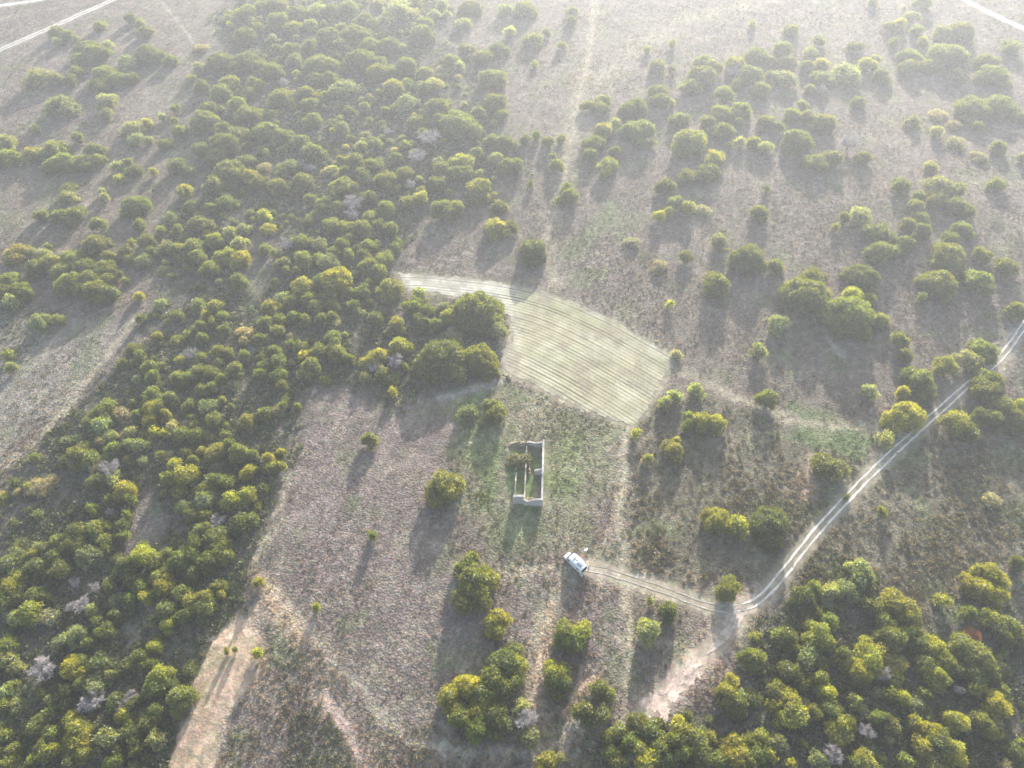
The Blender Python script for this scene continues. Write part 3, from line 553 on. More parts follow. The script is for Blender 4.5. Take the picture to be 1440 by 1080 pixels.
# ------------------------------------------------------------------ the trees, noted sheet by sheet: kind, x, y, crown width
SHEETS = {
 (0, 0): "g310,180,70 g380,195,90 p325,235,60 g560,140,75 g735,105,70 g785,135,50 g815,180,95 g480,270,130 g535,300,130 g450,330,110 p605,255,75 p720,345,130 g830,305,140 g955,340,75 p215,430,150 p310,440,80 g430,400,85 g400,455,80 g585,410,130 g660,440,110 g550,465,115 g725,440,80 p600,565,125 p600,640,80 p335,590,150 p205,725,40 p30,800,110 g50,880,130 y0,890,90 y175,870,95 g310,840,130 g350,910,150 g290,920,110 g260,870,80 g530,850,120 g555,900,90 g470,910,130 g440,775,70 p745,720,110 p770,780,90 y822,695,60 p840,790,50 g930,805,80 g990,615,60 g985,685,40 g1010,740,80 p910,660,40 g1000,930,130 p655,935,75 g720,915,50 g745,960,90 y665,1005,60 y860,965,45 g390,1065,80 p575,1075,40 p1115,375,70 d1130,270,80 g1080,445,60 g1140,490,90 p1280,100,50 y1295,140,30 g1390,70,130 g1370,200,130 g1430,160,80 g1240,345,150 g1385,340,140 g1320,380,100 g1290,460,110 g1240,520,120 g1180,610,110 g1150,680,150 g1340,590,110 g1390,650,150 g1250,720,100 g1320,760,120 g1130,830,100 g1260,810,170 g1210,880,120 g1385,910,110 y1400,990,100 g1290,960,170 g1220,1040,130 y1040,1070,80 g1400,520,80 g1420,460,60",
 (1, 0): "g30,40,80 g110,20,100 g230,70,130 p345,60,110 g430,60,110 g520,50,110 g120,110,130 g210,150,100 p310,140,90 p95,215,70 g20,150,60 g685,30,60 p800,60,180 g905,25,90 g610,100,80 g655,130,80 g555,125,45 g480,150,60 g400,200,130 g560,190,140 p530,215,90 g630,190,70 g640,260,120 g745,250,120 g475,250,90 g310,260,100 p510,275,50 g200,290,130 p215,335,90 g115,280,70 g350,360,150 g420,370,100 g590,340,160 g700,350,100 p560,370,60 g680,405,120 g845,370,130 g750,400,100 g950,410,90 p1000,470,100 g940,490,90 g950,130,100 g935,185,130 g1205,40,120 p1050,20,70 p1000,80,70 p1075,80,45 p1170,125,90 p1410,60,90 p1425,180,60 g1185,275,100 g1280,315,110 g1370,275,100 g1095,340,100 p1140,370,60 g1335,440,160 g1345,570,130 g1385,640,80 g1250,640,100 g1130,690,200 g1040,680,100 g1210,730,120 g1020,600,140 y770,490,120 g850,470,70 g710,530,70 p855,575,130 g775,610,50 g730,620,60 p500,490,150 g460,460,60 p610,605,70 g530,625,50 g325,675,100 p480,715,85 y430,740,30 b740,740,50 g300,585,100 g290,525,90 g140,550,130 g205,540,70 g90,640,80 b155,465,70 g90,400,120 g20,370,90 g20,480,70 g10,640,80 g330,440,100 g410,440,80 g390,545,60 g60,740,150 g150,760,110 g250,800,120 g320,860,130 p55,860,50 g20,850,40 d45,940,90 b250,925,50 b305,945,70 g170,940,130 g20,1020,100 g260,1030,130 g120,1040,120 g480,900,60 g560,900,100 p440,960,60 g500,960,60 g600,970,80 g490,1050,140 g610,1000,90 p590,820,60 p680,810,60 b970,780,130 g900,690,100 g930,750,80 g780,890,80 g840,820,70 b900,880,110 g660,930,110 g730,1010,130 g840,980,110 b870,1040,70 g1045,940,110 y1160,900,130 g1240,860,80 p1030,910,80 g1120,970,110 g1180,960,90 g1330,790,90 g1400,800,90 p1345,890,80 g1420,930,100 y1265,1050,150 g1010,1030,90 g930,1070,50 p1390,50,70",
 (2, 0): "g70,50,120 g340,70,70 g330,120,65 g190,185,50 g125,225,110 g280,260,60 p0,170,40 p130,360,50 g80,790,70 g140,765,50 g205,800,80 g280,780,55 g225,875,40 g250,930,80 g20,930,100 g15,820,40 g315,1070,90 g100,1030,40 g425,590,80 g515,560,90 p500,600,80 g695,610,150 g830,510,110 g830,560,100 g820,370,100 g900,390,50 p905,250,40 p760,280,40 y510,735,110 g460,800,120 p580,690,60 g730,730,180 g650,740,100 g580,855,80 y530,930,130 g440,870,90 g1060,430,170 g1010,490,110 g950,670,110 y1000,790,200 p1040,760,110 g860,1045,95 y1145,880,110 g1100,960,120 g990,985,110 g1090,990,80 p900,580,40 g1130,370,110 g1085,340,100 y1260,360,120 g1190,530,120 g1270,470,70 b1245,400,90 g1380,310,120 g1340,420,130 g1400,500,110 g1180,630,110 g1100,690,100 g1290,620,120 g1190,740,120 g1420,690,90 g1360,800,80 p1415,830,90 p1280,800,70 p1220,820,40 p1350,140,40 g1270,690,50 g1425,1060,40",
 (3, 0): "g130,165,90 g285,230,60 g500,260,90 g80,275,110 p240,290,70 y300,370,100 g220,370,80 g115,350,100 g10,340,60 y560,360,110 p605,330,60 g640,420,100 p440,400,150 g300,435,120 p100,440,130 g10,430,60 g510,570,80 b300,510,60 g240,500,60 g190,590,70 g140,640,90 g215,660,90 g320,685,130 g10,680,60 g60,710,70 g170,790,160 p0,820,60 g270,910,130 g370,890,110 g540,890,90 b455,810,110 p820,90,80 y745,140,90 g690,150,80 g840,165,80 g710,240,55 y875,235,60 g980,185,110 g1090,180,140 g880,15,100 g770,50,20 p590,10,60 g800,320,130 g800,375,110 g900,370,90 g1020,310,220 g1230,350,130 g1270,420,160 p1060,420,90 p820,680,80 g1370,260,110 g1160,600,180 g1310,590,170 d1130,670,90 g1180,710,70 g1420,660,80 g1300,830,90 g1430,890,50 p915,940,80 g740,1040,110 p975,1050,160 g1070,1060,80 g1290,1035,90 d960,640,100 d1050,700,90 d1060,800,110 d1190,880,100 p950,740,80",
 (0, 1): "p380,20,90 p590,35,55 g760,70,150 g230,135,75 g340,130,100 g420,130,110 g545,180,85 g785,185,65 g905,220,50 p955,145,75 g1075,80,90 g1035,5,80 g1000,210,70 g1130,180,130 g1180,90,70 g1260,60,100 o90,340,140 p180,340,60 p250,345,70 g270,310,35 g530,300,150 g610,370,100 g400,380,150 g290,400,130 g200,430,110 g340,440,130 g480,420,130 g580,430,130 g390,510,140 g500,490,120 g600,500,90 g540,560,140 g630,570,90 g460,550,90 g60,500,120 g120,550,110 g30,560,100 p60,620,80 p230,730,100 g320,720,70 g640,380,60 g710,330,70 g735,285,45 g730,380,50 g820,280,100 g860,340,90 p810,380,90 g930,410,35 g940,310,80 g1000,330,90 d940,290,60 g1080,310,130 g1110,370,110 g1210,270,100 g1180,430,110 g1250,370,110 y1350,380,110 y1290,350,80 p1370,210,90 p1300,230,80 p1350,290,100 g680,460,40 g700,505,45 y780,585,60 g790,720,55 y885,820,60 g1350,505,90 g1050,435,40 p1120,640,80 y1215,645,90 y1165,690,50 g1250,700,70 g995,700,80 g1125,755,70 g1265,770,70 g1140,820,60 g1065,800,50 g1025,835,30 b1065,915,80 g1135,925,55 d1385,790,90 g740,880,60 g790,925,90 g690,955,50 g840,980,90 g860,1040,70 g1240,900,90 g1290,910,60 g1380,920,70 g1240,970,60 g1110,1010,90 g1180,1020,90 g1060,1050,90 g1250,1060,70 g1320,1000,90 g40,920,60 p60,990,60 g1000,1040,80 g1190,730,50",
 (1, 1): "y50,130,80 y65,210,80 g300,40,80 g380,60,100 g440,30,80 g460,90,80 b540,60,120 b545,130,80 g640,30,90 g850,50,90 y930,30,80 g730,90,100 g1050,95,140 g1130,90,90 g1240,20,110 g1365,80,90 y1350,195,140 g1425,190,80 g430,180,110 g500,200,100 g600,205,110 g640,140,70 g690,180,60 g760,200,90 b175,295,90 g260,280,100 p360,290,90 g520,260,70 g480,300,90 g625,305,90 g440,340,80 p400,390,130 g350,370,60 g520,350,70 g790,280,50 g780,310,50 g45,320,70 g100,350,50 g150,400,90 g170,440,60 g265,380,110 g230,450,50 g610,360,90 g720,380,120 g640,420,120 d700,410,90 g690,450,100 y445,500,180 y270,530,140 g370,500,110 g520,560,70 g630,510,45 g600,560,90 g740,550,150 g550,640,75 p150,600,90 y90,650,110 g200,620,80 g300,600,100 g380,590,80 g430,640,80 g340,650,90 g215,700,70 g280,720,80 g130,720,90 g50,740,80 g370,720,80 g670,715,90 g430,700,60 g120,780,90 g430,810,80 g440,850,80 g20,830,70 g190,860,60 g110,900,80 g250,870,80 y275,920,60 g350,890,90 g460,910,100 g520,940,70 g130,960,90 g50,970,70 g310,980,110 g280,1030,100 g130,1020,90 g20,1020,60 g140,1070,40 g420,880,60 y800,870,130 y700,920,90 y650,940,100 b660,980,90 b790,950,100 g710,1010,80 p610,1040,60 g880,640,110 p920,570,80 g960,670,90 g920,720,100 y795,750,100 y1090,710,110 g1150,740,70 g1010,750,80 g1240,660,250 g1300,720,150 g1250,780,80 p1360,780,110 d1100,800,120 g1040,920,270 g960,990,150 g1110,1010,150 g1265,940,180 g1290,990,130 g830,980,40",
 (2, 1): "g320,25,110 g10,205,50 g115,330,170 p925,60,90 y885,110,60 y830,135,65 y990,90,80 d1070,95,80 p1165,270,100 g980,365,70 d680,280,80 d830,415,90 y895,625,45 g1150,520,160 g1330,370,190 g1270,370,100 g1400,420,90 g1395,120,100 p1390,890,90 d930,910,60",
 (3, 1): "g40,420,90 d70,430,60 p510,130,130 g430,140,60 g380,205,45 g825,80,90 g850,20,70 g960,30,130 g1080,90,140 g860,150,110 g790,180,90 g870,220,100 g630,240,150 g770,290,110 g640,340,150 g700,330,100 g820,255,60 g1100,210,110 g1030,260,100 g1010,350,180 g1040,410,120 g1200,350,100 g1330,420,130 g1190,500,150 g975,510,190 g530,475,170 g255,480,150 g220,580,240 y480,590,130 y570,600,70 g450,690,260 g400,740,150 g540,800,100 g640,720,90 p65,740,130 g740,830,90 g770,920,80 g870,590,55 g1400,670,110 g1220,890,150 p1130,940,130 y1005,980,130 g850,1050,150 g1250,1065,150",
 (0, 2): "g860,70,100 g900,130,100 y850,140,120 y840,210,80 y930,170,70 g780,180,70 y935,275,55 y860,270,60 p740,270,70 d680,170,90 g600,120,80 g560,160,90 g500,210,80 p560,230,90 p635,290,55 p720,340,60 g640,370,80 p790,350,80 g960,80,90 g1070,120,90 p1170,130,110 g1200,200,90 g1250,95,40 g1295,130,35 g1010,280,90 g1100,290,90 g1200,20,80 g1150,30,80 y1390,205,80 g1285,340,70 y1210,390,110 g1340,390,120 g1420,400,70 y1400,500,90 g905,400,50 g1040,400,60 g1090,430,70 y990,460,90 y1040,520,150 g960,530,100 g1210,540,110 g1270,560,90 g1160,590,90 p1150,650,110 y1300,660,110 y1390,640,110 g1080,740,85 g1160,750,60 b1230,775,90 g1370,770,120 g1140,830,130 g1210,880,160 g1240,940,140 g1100,900,100 g1080,970,110 g1180,990,130 g1010,1000,120 g1090,1060,90 g430,400,130 g500,420,100 d540,460,100 b630,480,110 p640,530,100 g540,550,100 y700,600,110 g740,640,60 g610,645,50 g520,690,60 g520,720,50 g715,735,50 g695,800,60 g690,850,60 b620,720,50 d230,570,140 g430,830,100 g540,820,120 g400,890,130 g320,880,80 g590,890,90 p500,970,140 g600,940,60 g155,960,70 g300,970,100 g200,1030,120 g330,1040,110 p40,1010,100 g90,1060,70 g820,920,70 y800,980,140 g720,1020,130 g880,1000,110 g680,1050,100 g930,1050,80 g940,960,60",
 (1, 2): "g50,160,75 g10,180,40 g155,125,50 g230,130,40 y150,380,50 y75,420,80 g150,460,50 g90,470,90 g5,480,30 g140,10,70 y775,45,50 g635,310,90 g660,855,50 p1190,160,100 g1340,160,150 o1050,580,200 g1190,1020,120 g1220,970,80 g1290,1050,60",
 (2, 2): "g1440,90,120 y1070,210,130 y1150,220,110 g990,190,70 y985,230,70 o905,370,120 y925,320,40 p860,100,80 p920,70,80 p1030,40,90 y700,270,50 p760,420,60 y1150,760,150 y1270,800,120 b1180,790,60",
 (3, 2): "g15,790,220 y780,175,195 y755,45,75 p575,45,90 g890,50,130 g830,20,80 g1230,45,160 y1050,220,170 g1130,270,110 g1320,130,130 y1410,130,110 g1200,180,120 g1270,200,110 g1380,200,130 g350,470,190 g640,715,50 g440,630,30 p515,1040,130 d1260,650,90 p670,310,100 g1400,1010,90 y1240,1060,140",
 (0, 3): "y80,50,120 g30,140,120 g90,130,90 y180,190,130 p95,230,90 d280,230,120 g200,110,90 g260,110,60 b465,165,100 p520,190,70 b400,180,60 b540,70,60 b430,40,60 g620,60,90 g650,220,80 g560,250,70 g600,310,100 p420,340,140 g500,380,90 g730,130,80 g800,60,80 y820,120,90 y920,50,110 g900,10,100 g870,110,60 g1020,100,100 y1070,140,110 y1160,120,90 g1150,190,120 g940,190,110 g1040,220,100 y940,280,80 y1240,110,50 g1230,50,70 g740,10,90 g40,400,110 p30,470,100 p100,510,80 b250,520,150 b190,540,60 y410,510,140 g550,500,130 g460,490,90 p530,620,140 g450,600,90 p620,560,60 g370,650,70 b510,710,140 g650,710,120 b740,680,80 b690,750,70 y700,790,90 g760,720,90 y870,400,90 g800,470,110 g850,500,60 y905,560,140 g880,620,120 g950,600,80 g1020,690,140 p990,780,50 g880,770,90 g820,830,110 g740,880,110 g780,920,80 p880,920,100 p610,910,140 g660,990,80 g760,980,70 g640,1050,90 y390,810,80 y440,870,130 y450,920,130 y480,1000,90 g400,960,90 g400,1040,110 g210,840,110 p290,700,60 g280,780,80 g270,890,80 g240,950,90 y300,970,80 g250,1000,90 g200,1030,60 g30,900,70 g70,970,60 g55,1040,80 g5,990,40 p40,650,90 b15,740,50 p100,740,90 g40,720,70 g220,660,60 g90,610,60 g1270,418,32 g1322,418,30",
 (1, 3): "g1215,30,190 g1220,110,200 y1300,30,120 y1355,255,150 y340,180,45 y10,50,60 y5,440,60 g1400,480,180 g1330,580,180 y1200,620,160 y1100,680,140 g1270,680,180 g1390,620,150 y1260,760,110 g1150,790,150 g1350,800,170 g1250,850,150 p1400,820,90",
 (2, 3): "g300,320,140 y390,300,100 g330,360,150 y250,550,150 g260,590,150 y20,500,130 g10,600,120 g505,640,120 g400,760,130 p510,790,100 p50,740,90 b85,810,140 p100,900,110 y200,1060,120 p270,1030,60 p765,310,150 g880,200,100 g770,140,40 g1225,70,140 g1360,470,140 y1235,590,90 y1215,660,120 g1250,720,150 p1280,680,90 g1360,690,100 g700,830,120 g780,870,140 p600,870,90 g540,920,90 g660,930,110 g560,990,100 g720,970,120 g820,960,120 y950,860,120 g920,920,110 g1030,920,140 g1060,1000,120 g870,1030,110 y760,1040,150 g600,1050,110 b670,1020,60 g960,1000,90 y1190,950,80 y1270,990,170 g1330,930,90 y1400,920,100 g1390,1000,110 g1160,1030,90 g1330,1060,110 g820,1060,80",
 (3, 3): "g190,110,140 g260,80,90 g250,150,60 p350,90,100 p440,80,130 p500,20,100 p560,20,80 g340,260,100 g280,200,60 y290,340,170 g320,380,110 g120,360,120 g70,340,80 p220,450,130 g140,540,140 y290,570,100 y200,590,80 g40,640,100 y20,720,80 y130,710,130 y150,780,140 y80,800,90 g260,770,90 y330,650,90 g350,760,110 g350,700,70 y550,400,110 g430,450,100 y570,460,130 o650,440,130 o720,500,120 y500,530,140 g490,580,100 y590,540,90 b650,560,90 g700,580,100 y740,170,190 g800,240,110 g660,260,110 g600,180,110 g700,360,170 g800,320,110 g860,380,120 y920,400,140 g890,500,130 y940,560,150 g1000,470,140 g1050,520,100 g1100,420,180 g1190,470,180 g1240,530,120 g1170,560,130 p1180,430,100 y990,130,75 y1150,50,130 y1220,80,120 y1290,90,130 y1300,30,110 g1130,215,80 y1235,230,100 g1300,280,130 g1370,290,110 y1430,330,60 g1330,340,110 y1280,720,150 y1310,760,110 g1190,820,110 g1230,860,100 y1050,820,120 d1100,850,60 y750,680,90 g680,670,80 p490,710,80 g610,800,90 g680,830,110 y810,820,85 g720,870,80 y400,850,120 o400,890,140 g450,830,100 b555,880,95 b370,1010,110 y550,1040,130 g480,1060,80 p280,1040,100 p60,940,100 y30,1010,80 y120,1070,70 g200,940,40 y930,900,150 y860,970,130 g960,960,170 y1040,1000,170 g920,1050,150 g770,1030,80 g1400,1000,110 g1420,950,70 g1420,1060,80 g1200,650,90 g1150,640,80 b1070,640,60 g880,660,60 r1160,325,110",
}
def zone(x, y):
    if x < 260 and y < 260: return "on the upper left slope", "trees on the upper left slope"
    if x < 260 and y < 430: return "on the left slope", "trees on the left slope"
    if x < 740 and y < 380: return "in the dense upper wood", "trees of the dense upper wood"
    if x < 960 and y < 300: return "on the hazy top slope", "trees on the hazy top slope"
    if y < 240: return "in the hazy upper right wood", "trees of the hazy upper right wood"
    if x >= 1150 and y < 460: return "among the clumps at right", "trees of the right hand clumps"
    if x >= 1220 and y < 640: return "by the rutted track", "trees close to the rutted track"
    if 500 <= x < 730 and y < 560: return "beside the ploughed field", "trees of the grove beside the ploughed field"
    if x < 500 and y < 750: return "in the wood by the meadow", "trees of the wood left of the meadow"
    if x < 400: return "in the lower left wood", "trees of the lower left wood"
    if (x >= 1000 and y >= 800) or (x >= 830 and y >= 1000): return "in the lower right wood", "trees of the lower right wood"
    if 600 <= x < 850 and y >= 770: return "in the row below the van", "trees of the row below the van"
    return "on the open heath", "trees scattered on the open heath"
HAND = {  # trees that stand out: place in the photo -> label
 (693, 586): "tall green tree alone between the ruin and the ploughed field",
 (622, 690): "golden-leaved round tree alone on the meadow left of the ruin",
 (518, 618): "small green tree alone in the upper part of the pinkish meadow",
 (525, 754): "very small green tree alone in the middle of the pinkish meadow",
 (749, 352): "round green tree just above the ploughed field's curved top edge",
 (697, 319): "bright-topped green tree, the nearer one above the ploughed field's left end",
 (675, 430): "big dark green tree touching the left corner of the ploughed field",
 (620, 500): "largest dark green tree of the grove left of the ploughed field",
 (676, 508): "broad green tree at the lower left corner of the ploughed field",
 (946, 632): "small golden bush right of the ruin, below the long yellow-green bush",
 (987, 593): "long yellow-green bush on the dark heath right of the ruin",
 (1007, 596): "yellow-green bush forming the right end of the long bush",
 (1086, 562): "round green tree alone in the heath right of the ploughed field",
 (1168, 658): "dark green tall tree standing on reddish soil left of the rutted track",
 (1084, 738): "large green tree left of the rutted track, right of the patchy yellow bushes",
 (1275, 584): "oval bright-rimmed bush on the left edge of the track by the side spur",
 (1342, 595): "broad yellow-green bush on the right edge of the rutted track",
 (1362, 505): "pale grey-green round tree beside the upper part of the rutted track",
 (1331, 515): "dark bush with bright rim left of the pale tree by the track",
 (1193, 442): "largest dark dome-shaped tree of the heath at right",
 (1135, 415): "wide oval tree upper left of the largest dome-shaped tree",
 (1096, 455): "grey-green upright tree left of the largest dome-shaped tree",
 (1065, 362): "big spreading green tree in the middle of the right heath",
 (1007, 400): "round green bush lower left of the big spreading tree",
 (699, 874): "bright yellow-green round tree topping the clump below the van",
 (795, 890): "dark green tree right of the lower clump, below the van's shadow",
 (782, 947): "round green tree below the dark one under the van",
 (911, 887): "pale grey-green bush left of the eroded path below the track",
 (1026, 827): "small dark tree tucked in the bend of the rutted track",
 (847, 1007): "fresh pale-green round bush near the bottom, beside an olive bush",
 (741, 1012): "leafless whitish bush at the foot of the clump below the van",
 (943, 426): "tiny bright green bush alone beside the ploughed field's right end",
 (307, 733): "round pinkish-white leafless tree in the wood left of the meadow",
 (127, 987): "large whitish leafless tree in the lower left wood",
 (266, 498): "spiky white leafless tree amid the wood at left",
 (1218, 1030): "rounded pinkish-grey leafless bush in the lower right wood",
 (1172, 1062): "pale mauve leafless bush near the bottom of the lower right wood",
 (23, 355): "golden-brown bush at the far left edge of the left slope",
 (1400, 988): "brightest yellow-green tree at the right side of the lower right wood",
 (668, 810): "tall dark green tree left of the van, foot of the meadow edge",
 (666, 838): "dark green tree forming the lower half of the pair left of the van",
}
BASECOL = {'g': (0.125, 0.146, 0.034), 'y': (0.235, 0.240, 0.036), 'o': (0.25, 0.235, 0.05), 'p': (0.20, 0.225, 0.140), 'd': (0.30, 0.275, 0.20), 'r': (0.34, 0.15, 0.08)}
COLW = {'g': 'olive green', 'y': 'yellowish green', 'o': 'golden brown', 'p': 'pale greyish', 'd': 'straw brown', 'b': 'pale leafless'}
items = []
for (tx, ty), s in SHEETS.items():
    for tok in s.split():
        k = tok[0]; a, b, w = [float(v) for v in tok[1:].split(',')]
        px, py, pw = tx * 360 + a / 4, ty * 270 + b / 4, w / 4
        if px < -12 or px > 1452: continue
        # metres: crown width from its width in the photograph, height grows with width
        X, Y, _ = at(px, py, 2.0); wm = pw / F * depth(X, Y, 2.0)
        wm *= 1.08; hm = 2.0 + (0.42 if py > 380 else 0.36) * wm
        if k in 'd': hm *= 0.5
        if k == 'o' : hm *= 0.85
        X, Y, Z = at(px, py, hm * 0.50)
        items.append([k, px, py, wm, hm, X, Y])
rg = random.Random(5)
count = {}; labels_seen = {}; tree_xy = []; rest = []
kinds = {}
for it in items:
    k, px, py, wm = it[:4]
    if k == 'b': nm = 'bare_tree'
    elif k == 'd': nm = 'dry_bush'
    elif k == 'r': nm = 'dead_tree'
    elif k == 'p': nm = 'grey_green_tree'
    elif wm < 5.0: nm = 'evergreen_bush'
    else: nm = 'evergreen_tree'
    it.append(nm); kinds.setdefault(nm, []).append(it)
keep = set()
for nm, l in kinds.items():
    l.sort(key=lambda i: -i[3] / depth(i[5], i[6], 0)); print("KIND", nm, len(l))
    for it in l[:300]: keep.add(id(it))
CAT = {'bare_tree': 'bare tree', 'dry_bush': 'dry bush', 'dead_tree': 'dead tree', 'grey_green_tree': 'tree', 'evergreen_bush': 'bush', 'evergreen_tree': 'tree'}
def cname(nm, k, wm):
    size = 'small' if wm < 3.6 else 'medium' if wm < 6 else 'large' if wm < 9 else 'very large'
    noun = {'bare_tree': 'tree', 'dry_bush': 'bush', 'dead_tree': 'tree', 'grey_green_tree': 'tree', 'evergreen_bush': 'bush', 'evergreen_tree': 'tree'}[nm]
    return size, noun
rest_parts = []
for it in items:
    k, px, py, wm, hm, X, Y, nm = it
    zz = float(terrain(X, Y)); rz = rg.uniform(0, 2 * pi)
    tree_xy.append((X, Y, wm / 2))
    if k == 'b':
        me, tk = BARE[rg.randrange(len(BARE))]; R0, h0 = 3.0, 4.6; wm *= 1.08; hm *= 1.0; col = (1, 1, 1)
    elif k == 'r':
        me, tk, _ = CLS['loose_mid'][2][1]; R0, h0 = 3.5, 5.6; col = BASECOL['r']; hm *= 0.5
    else:
        if k in 'pd': key = 'loose_small' if wm < 5.2 else 'loose_mid'
        else: key = 'tiny' if wm < 3.2 else 'small' if wm < 5.4 else 'mid' if wm < 9.5 else 'big'
        R0, h0, vs = CLS[key]; me, tk, raw = vs[rg.randrange(len(vs))]
        bc = BASECOL[k]; t = rg.uniform(0.78, 1.22); yv = rg.uniform(-0.08, 0.10)
        col = (bc[0] * t * (1 + yv), bc[1] * t, bc[2] * t * (1 - yv * 0.5))
    sx = wm / 2 / R0; sz = hm / h0 * rg.uniform(0.9, 1.1); ax = rg.uniform(0.93, 1.07)
    if id(it) not in keep:
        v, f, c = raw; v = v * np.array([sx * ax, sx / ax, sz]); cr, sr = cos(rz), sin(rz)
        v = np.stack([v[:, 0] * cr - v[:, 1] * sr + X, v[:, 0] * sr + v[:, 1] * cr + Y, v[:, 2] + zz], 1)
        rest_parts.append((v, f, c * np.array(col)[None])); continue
    root = empty(nm, (X, Y, zz - 0.05), rz); root.scale = (sx * ax, sx / ax, sz)
    cr_o = bpy.data.objects.new("crown" if k != 'b' else "branches", me); C.objects.link(cr_o); cr_o.parent = root; cr_o.color = (*col, 1)
    tk_o = bpy.data.objects.new("trunk", tk); C.objects.link(tk_o); tk_o.parent = root
    zl, grp = zone(px, py); size, noun = cname(nm, k, wm)
    lab = None
    for (hx, hy), hl in list(HAND.items()):
        if abs(hx - px) < 4.5 and abs(hy - py) < 4.5: lab = hl; del HAND[(hx, hy)]; break
    if k == 'r': lab = "toppled dead tree with rust-brown foliage at the edge of the lower right wood"
    if not lab:
        lab = "%s %s %s %s, at %s%% across, %s%% down" % (size, COLW[k], noun, zl, max(0, min(99, round(px / 14.4))), max(0, min(99, round(py / 10.8))))
    root['_p'] = (px, py)
    if nm == 'dead_tree': grp = None
    tag(root, lab, CAT[nm], grp)
    labels_seen.setdefault(lab, []).append(root)
for l, rs in labels_seen.items():
    if len(rs) > 1:
        for o in rs:                                   # close neighbours of one look: give their place more finely
            px, py = o['_p']; o['label'] = l[:l.rindex(', at ')] + ", at %.1f%% across, %.1f%% down" % (px / 14.4, py / 10.8)
for rs in labels_seen.values():
    for o in rs:
        del o['_p']
print("HAND LEFT", HAND)
# beyond the trees one can tell apart, the woods are closed by countless low bushes
WOOD_PL = [AREAS_W[i][0] for i in (5, 6, 7)]; OPEN_PL = [AREAS_W[i][0] for i in (9, 10, 21, 22)]
q = np.stack([(RNG.random(9000) * 2 - 1) * 260, 15 + RNG.random(9000) ** 1.15 * 400], 1)
sdw = np.maximum.reduce([poly_sd(q, w) for w in WOOD_PL]); opn = np.maximum.reduce([poly_sd(q, w) for w in OPEN_PL])
pth = np.minimum.reduce([line_d(q, STREAKS_W[i][0]) for i in (13, 16, 22)] + [line_d(q, r) for r in ROADS])
okq = (sdw > 0) & (opn < -1) & (pth > 3) & (poly_sd(q, FIELD_W) < -2) & (fbm(q[:, 0], q[:, 1], 16, 501, 2) > 0.42); q = q[okq]
tx_ = np.array(tree_xy); n_b = 0
for bx_, by_ in q:
    d = np.hypot(tx_[:, 0] - bx_, tx_[:, 1] - by_) - tx_[:, 2]
    if d.min() < -0.3 or n_b > 620: continue
    n_b += 1; w_ = rg.uniform(1.6, 3.8); R0, h0, vs = CLS['tiny' if w_ < 3 else 'loose_small']; raw = vs[rg.randrange(len(vs))][2]
    bc = BASECOL[rg.choice('gggggyppd')]; t_ = rg.uniform(0.7, 1.1); k_ = w_ / 2 / R0; a_ = rg.uniform(0, 6.28)
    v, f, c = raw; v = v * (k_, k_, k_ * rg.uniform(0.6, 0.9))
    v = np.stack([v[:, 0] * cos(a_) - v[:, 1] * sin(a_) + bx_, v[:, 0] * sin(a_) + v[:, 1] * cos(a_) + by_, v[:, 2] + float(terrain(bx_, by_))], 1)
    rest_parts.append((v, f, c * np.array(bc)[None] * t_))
print("FILL", n_b, sum(len(p[1]) for p in rest_parts))
M_bush = leaf_mat("bush_leaves", attr=True)
if rest_parts:
    v, f, c = merge(rest_parts)
    tag(link("bushes", np_mesh("bushes", v, f, M_bush, cols=c)), "small evergreen bushes filling the gaps between the larger ones", "bushes", kind='stuff')
# ------------------------------------------------------------------ low scrub, heather and grass tussocks (nobody could count them)
def tuft_proto(n, seed, spread=1.0):
    g = np.random.default_rng(seed); d = g.normal(0, 1, (n, 3)); d[:, 2] = np.abs(d[:, 2]) * 0.9 + 0.25; d /= np.linalg.norm(d, axis=1)[:, None]
    u = np.cross(d, g.normal(0, 1, (n, 3))); u /= np.linalg.norm(u, axis=1)[:, None]
    c = d * g.uniform(0.15, 0.6, (n, 1)); ln = g.uniform(0.35, 0.6, (n, 1)); wd = g.uniform(0.16, 0.30, (n, 1))
    return np.stack([c - u * wd, c + u * wd, c + d * ln + u * 0.04], 1).reshape(-1, 3)
PROTOS = [tuft_proto(13, 40 + i) for i in range(12)]
def scatter(name, xs, ys_, size, hgt, cols, label, cat, gl=M_scrub):
    n = len(xs); k = RNG.integers(0, len(PROTOS), n); PR = np.array(PROTOS)[k]          # n, m, 3
    a = RNG.uniform(0, 2 * pi, n); ca, sa = np.cos(a)[:, None], np.sin(a)[:, None]
    X = (PR[:, :, 0] * ca - PR[:, :, 1] * sa) * size[:, None] + xs[:, None]
    Y = (PR[:, :, 0] * sa + PR[:, :, 1] * ca) * size[:, None] + ys_[:, None]
    Z = PR[:, :, 2] * hgt[:, None] + terrain(xs, ys_)[:, None] + 0.05
    V = np.stack([X, Y, Z], -1).reshape(-1, 3); m = PR.shape[1]
    f = np.arange(len(V)).reshape(-1, 3)
    shade = RNG.uniform(0.7, 1.3, (n, m // 3)); shade = np.repeat(shade, 3, 1)
    Cc = (cols[:, None, :] * shade[:, :, None]).reshape(-1, 3)
    return tag(link(name, np_mesh(name, V, f, gl, cols=Cc)), label, cat, kind='stuff')
def cand(n):
    """random points over the land in view, denser near the camera"""
    y = 18 + (RNG.random(n) ** 1.25) * 400; x = (RNG.random(n) * 2 - 1) * (96 + 0.50 * y)
    return x, y
WOODS = [AREAS_W[i][0] for i in (5, 6, 7)]
x, y = cand(190000)
col, amp, tf_, fs, dm = ground_props(x, y)
P = np.stack([x, y], 1); wd = np.maximum.reduce([poly_sd(P, w) for w in WOODS])
rp = P - RUIN_C
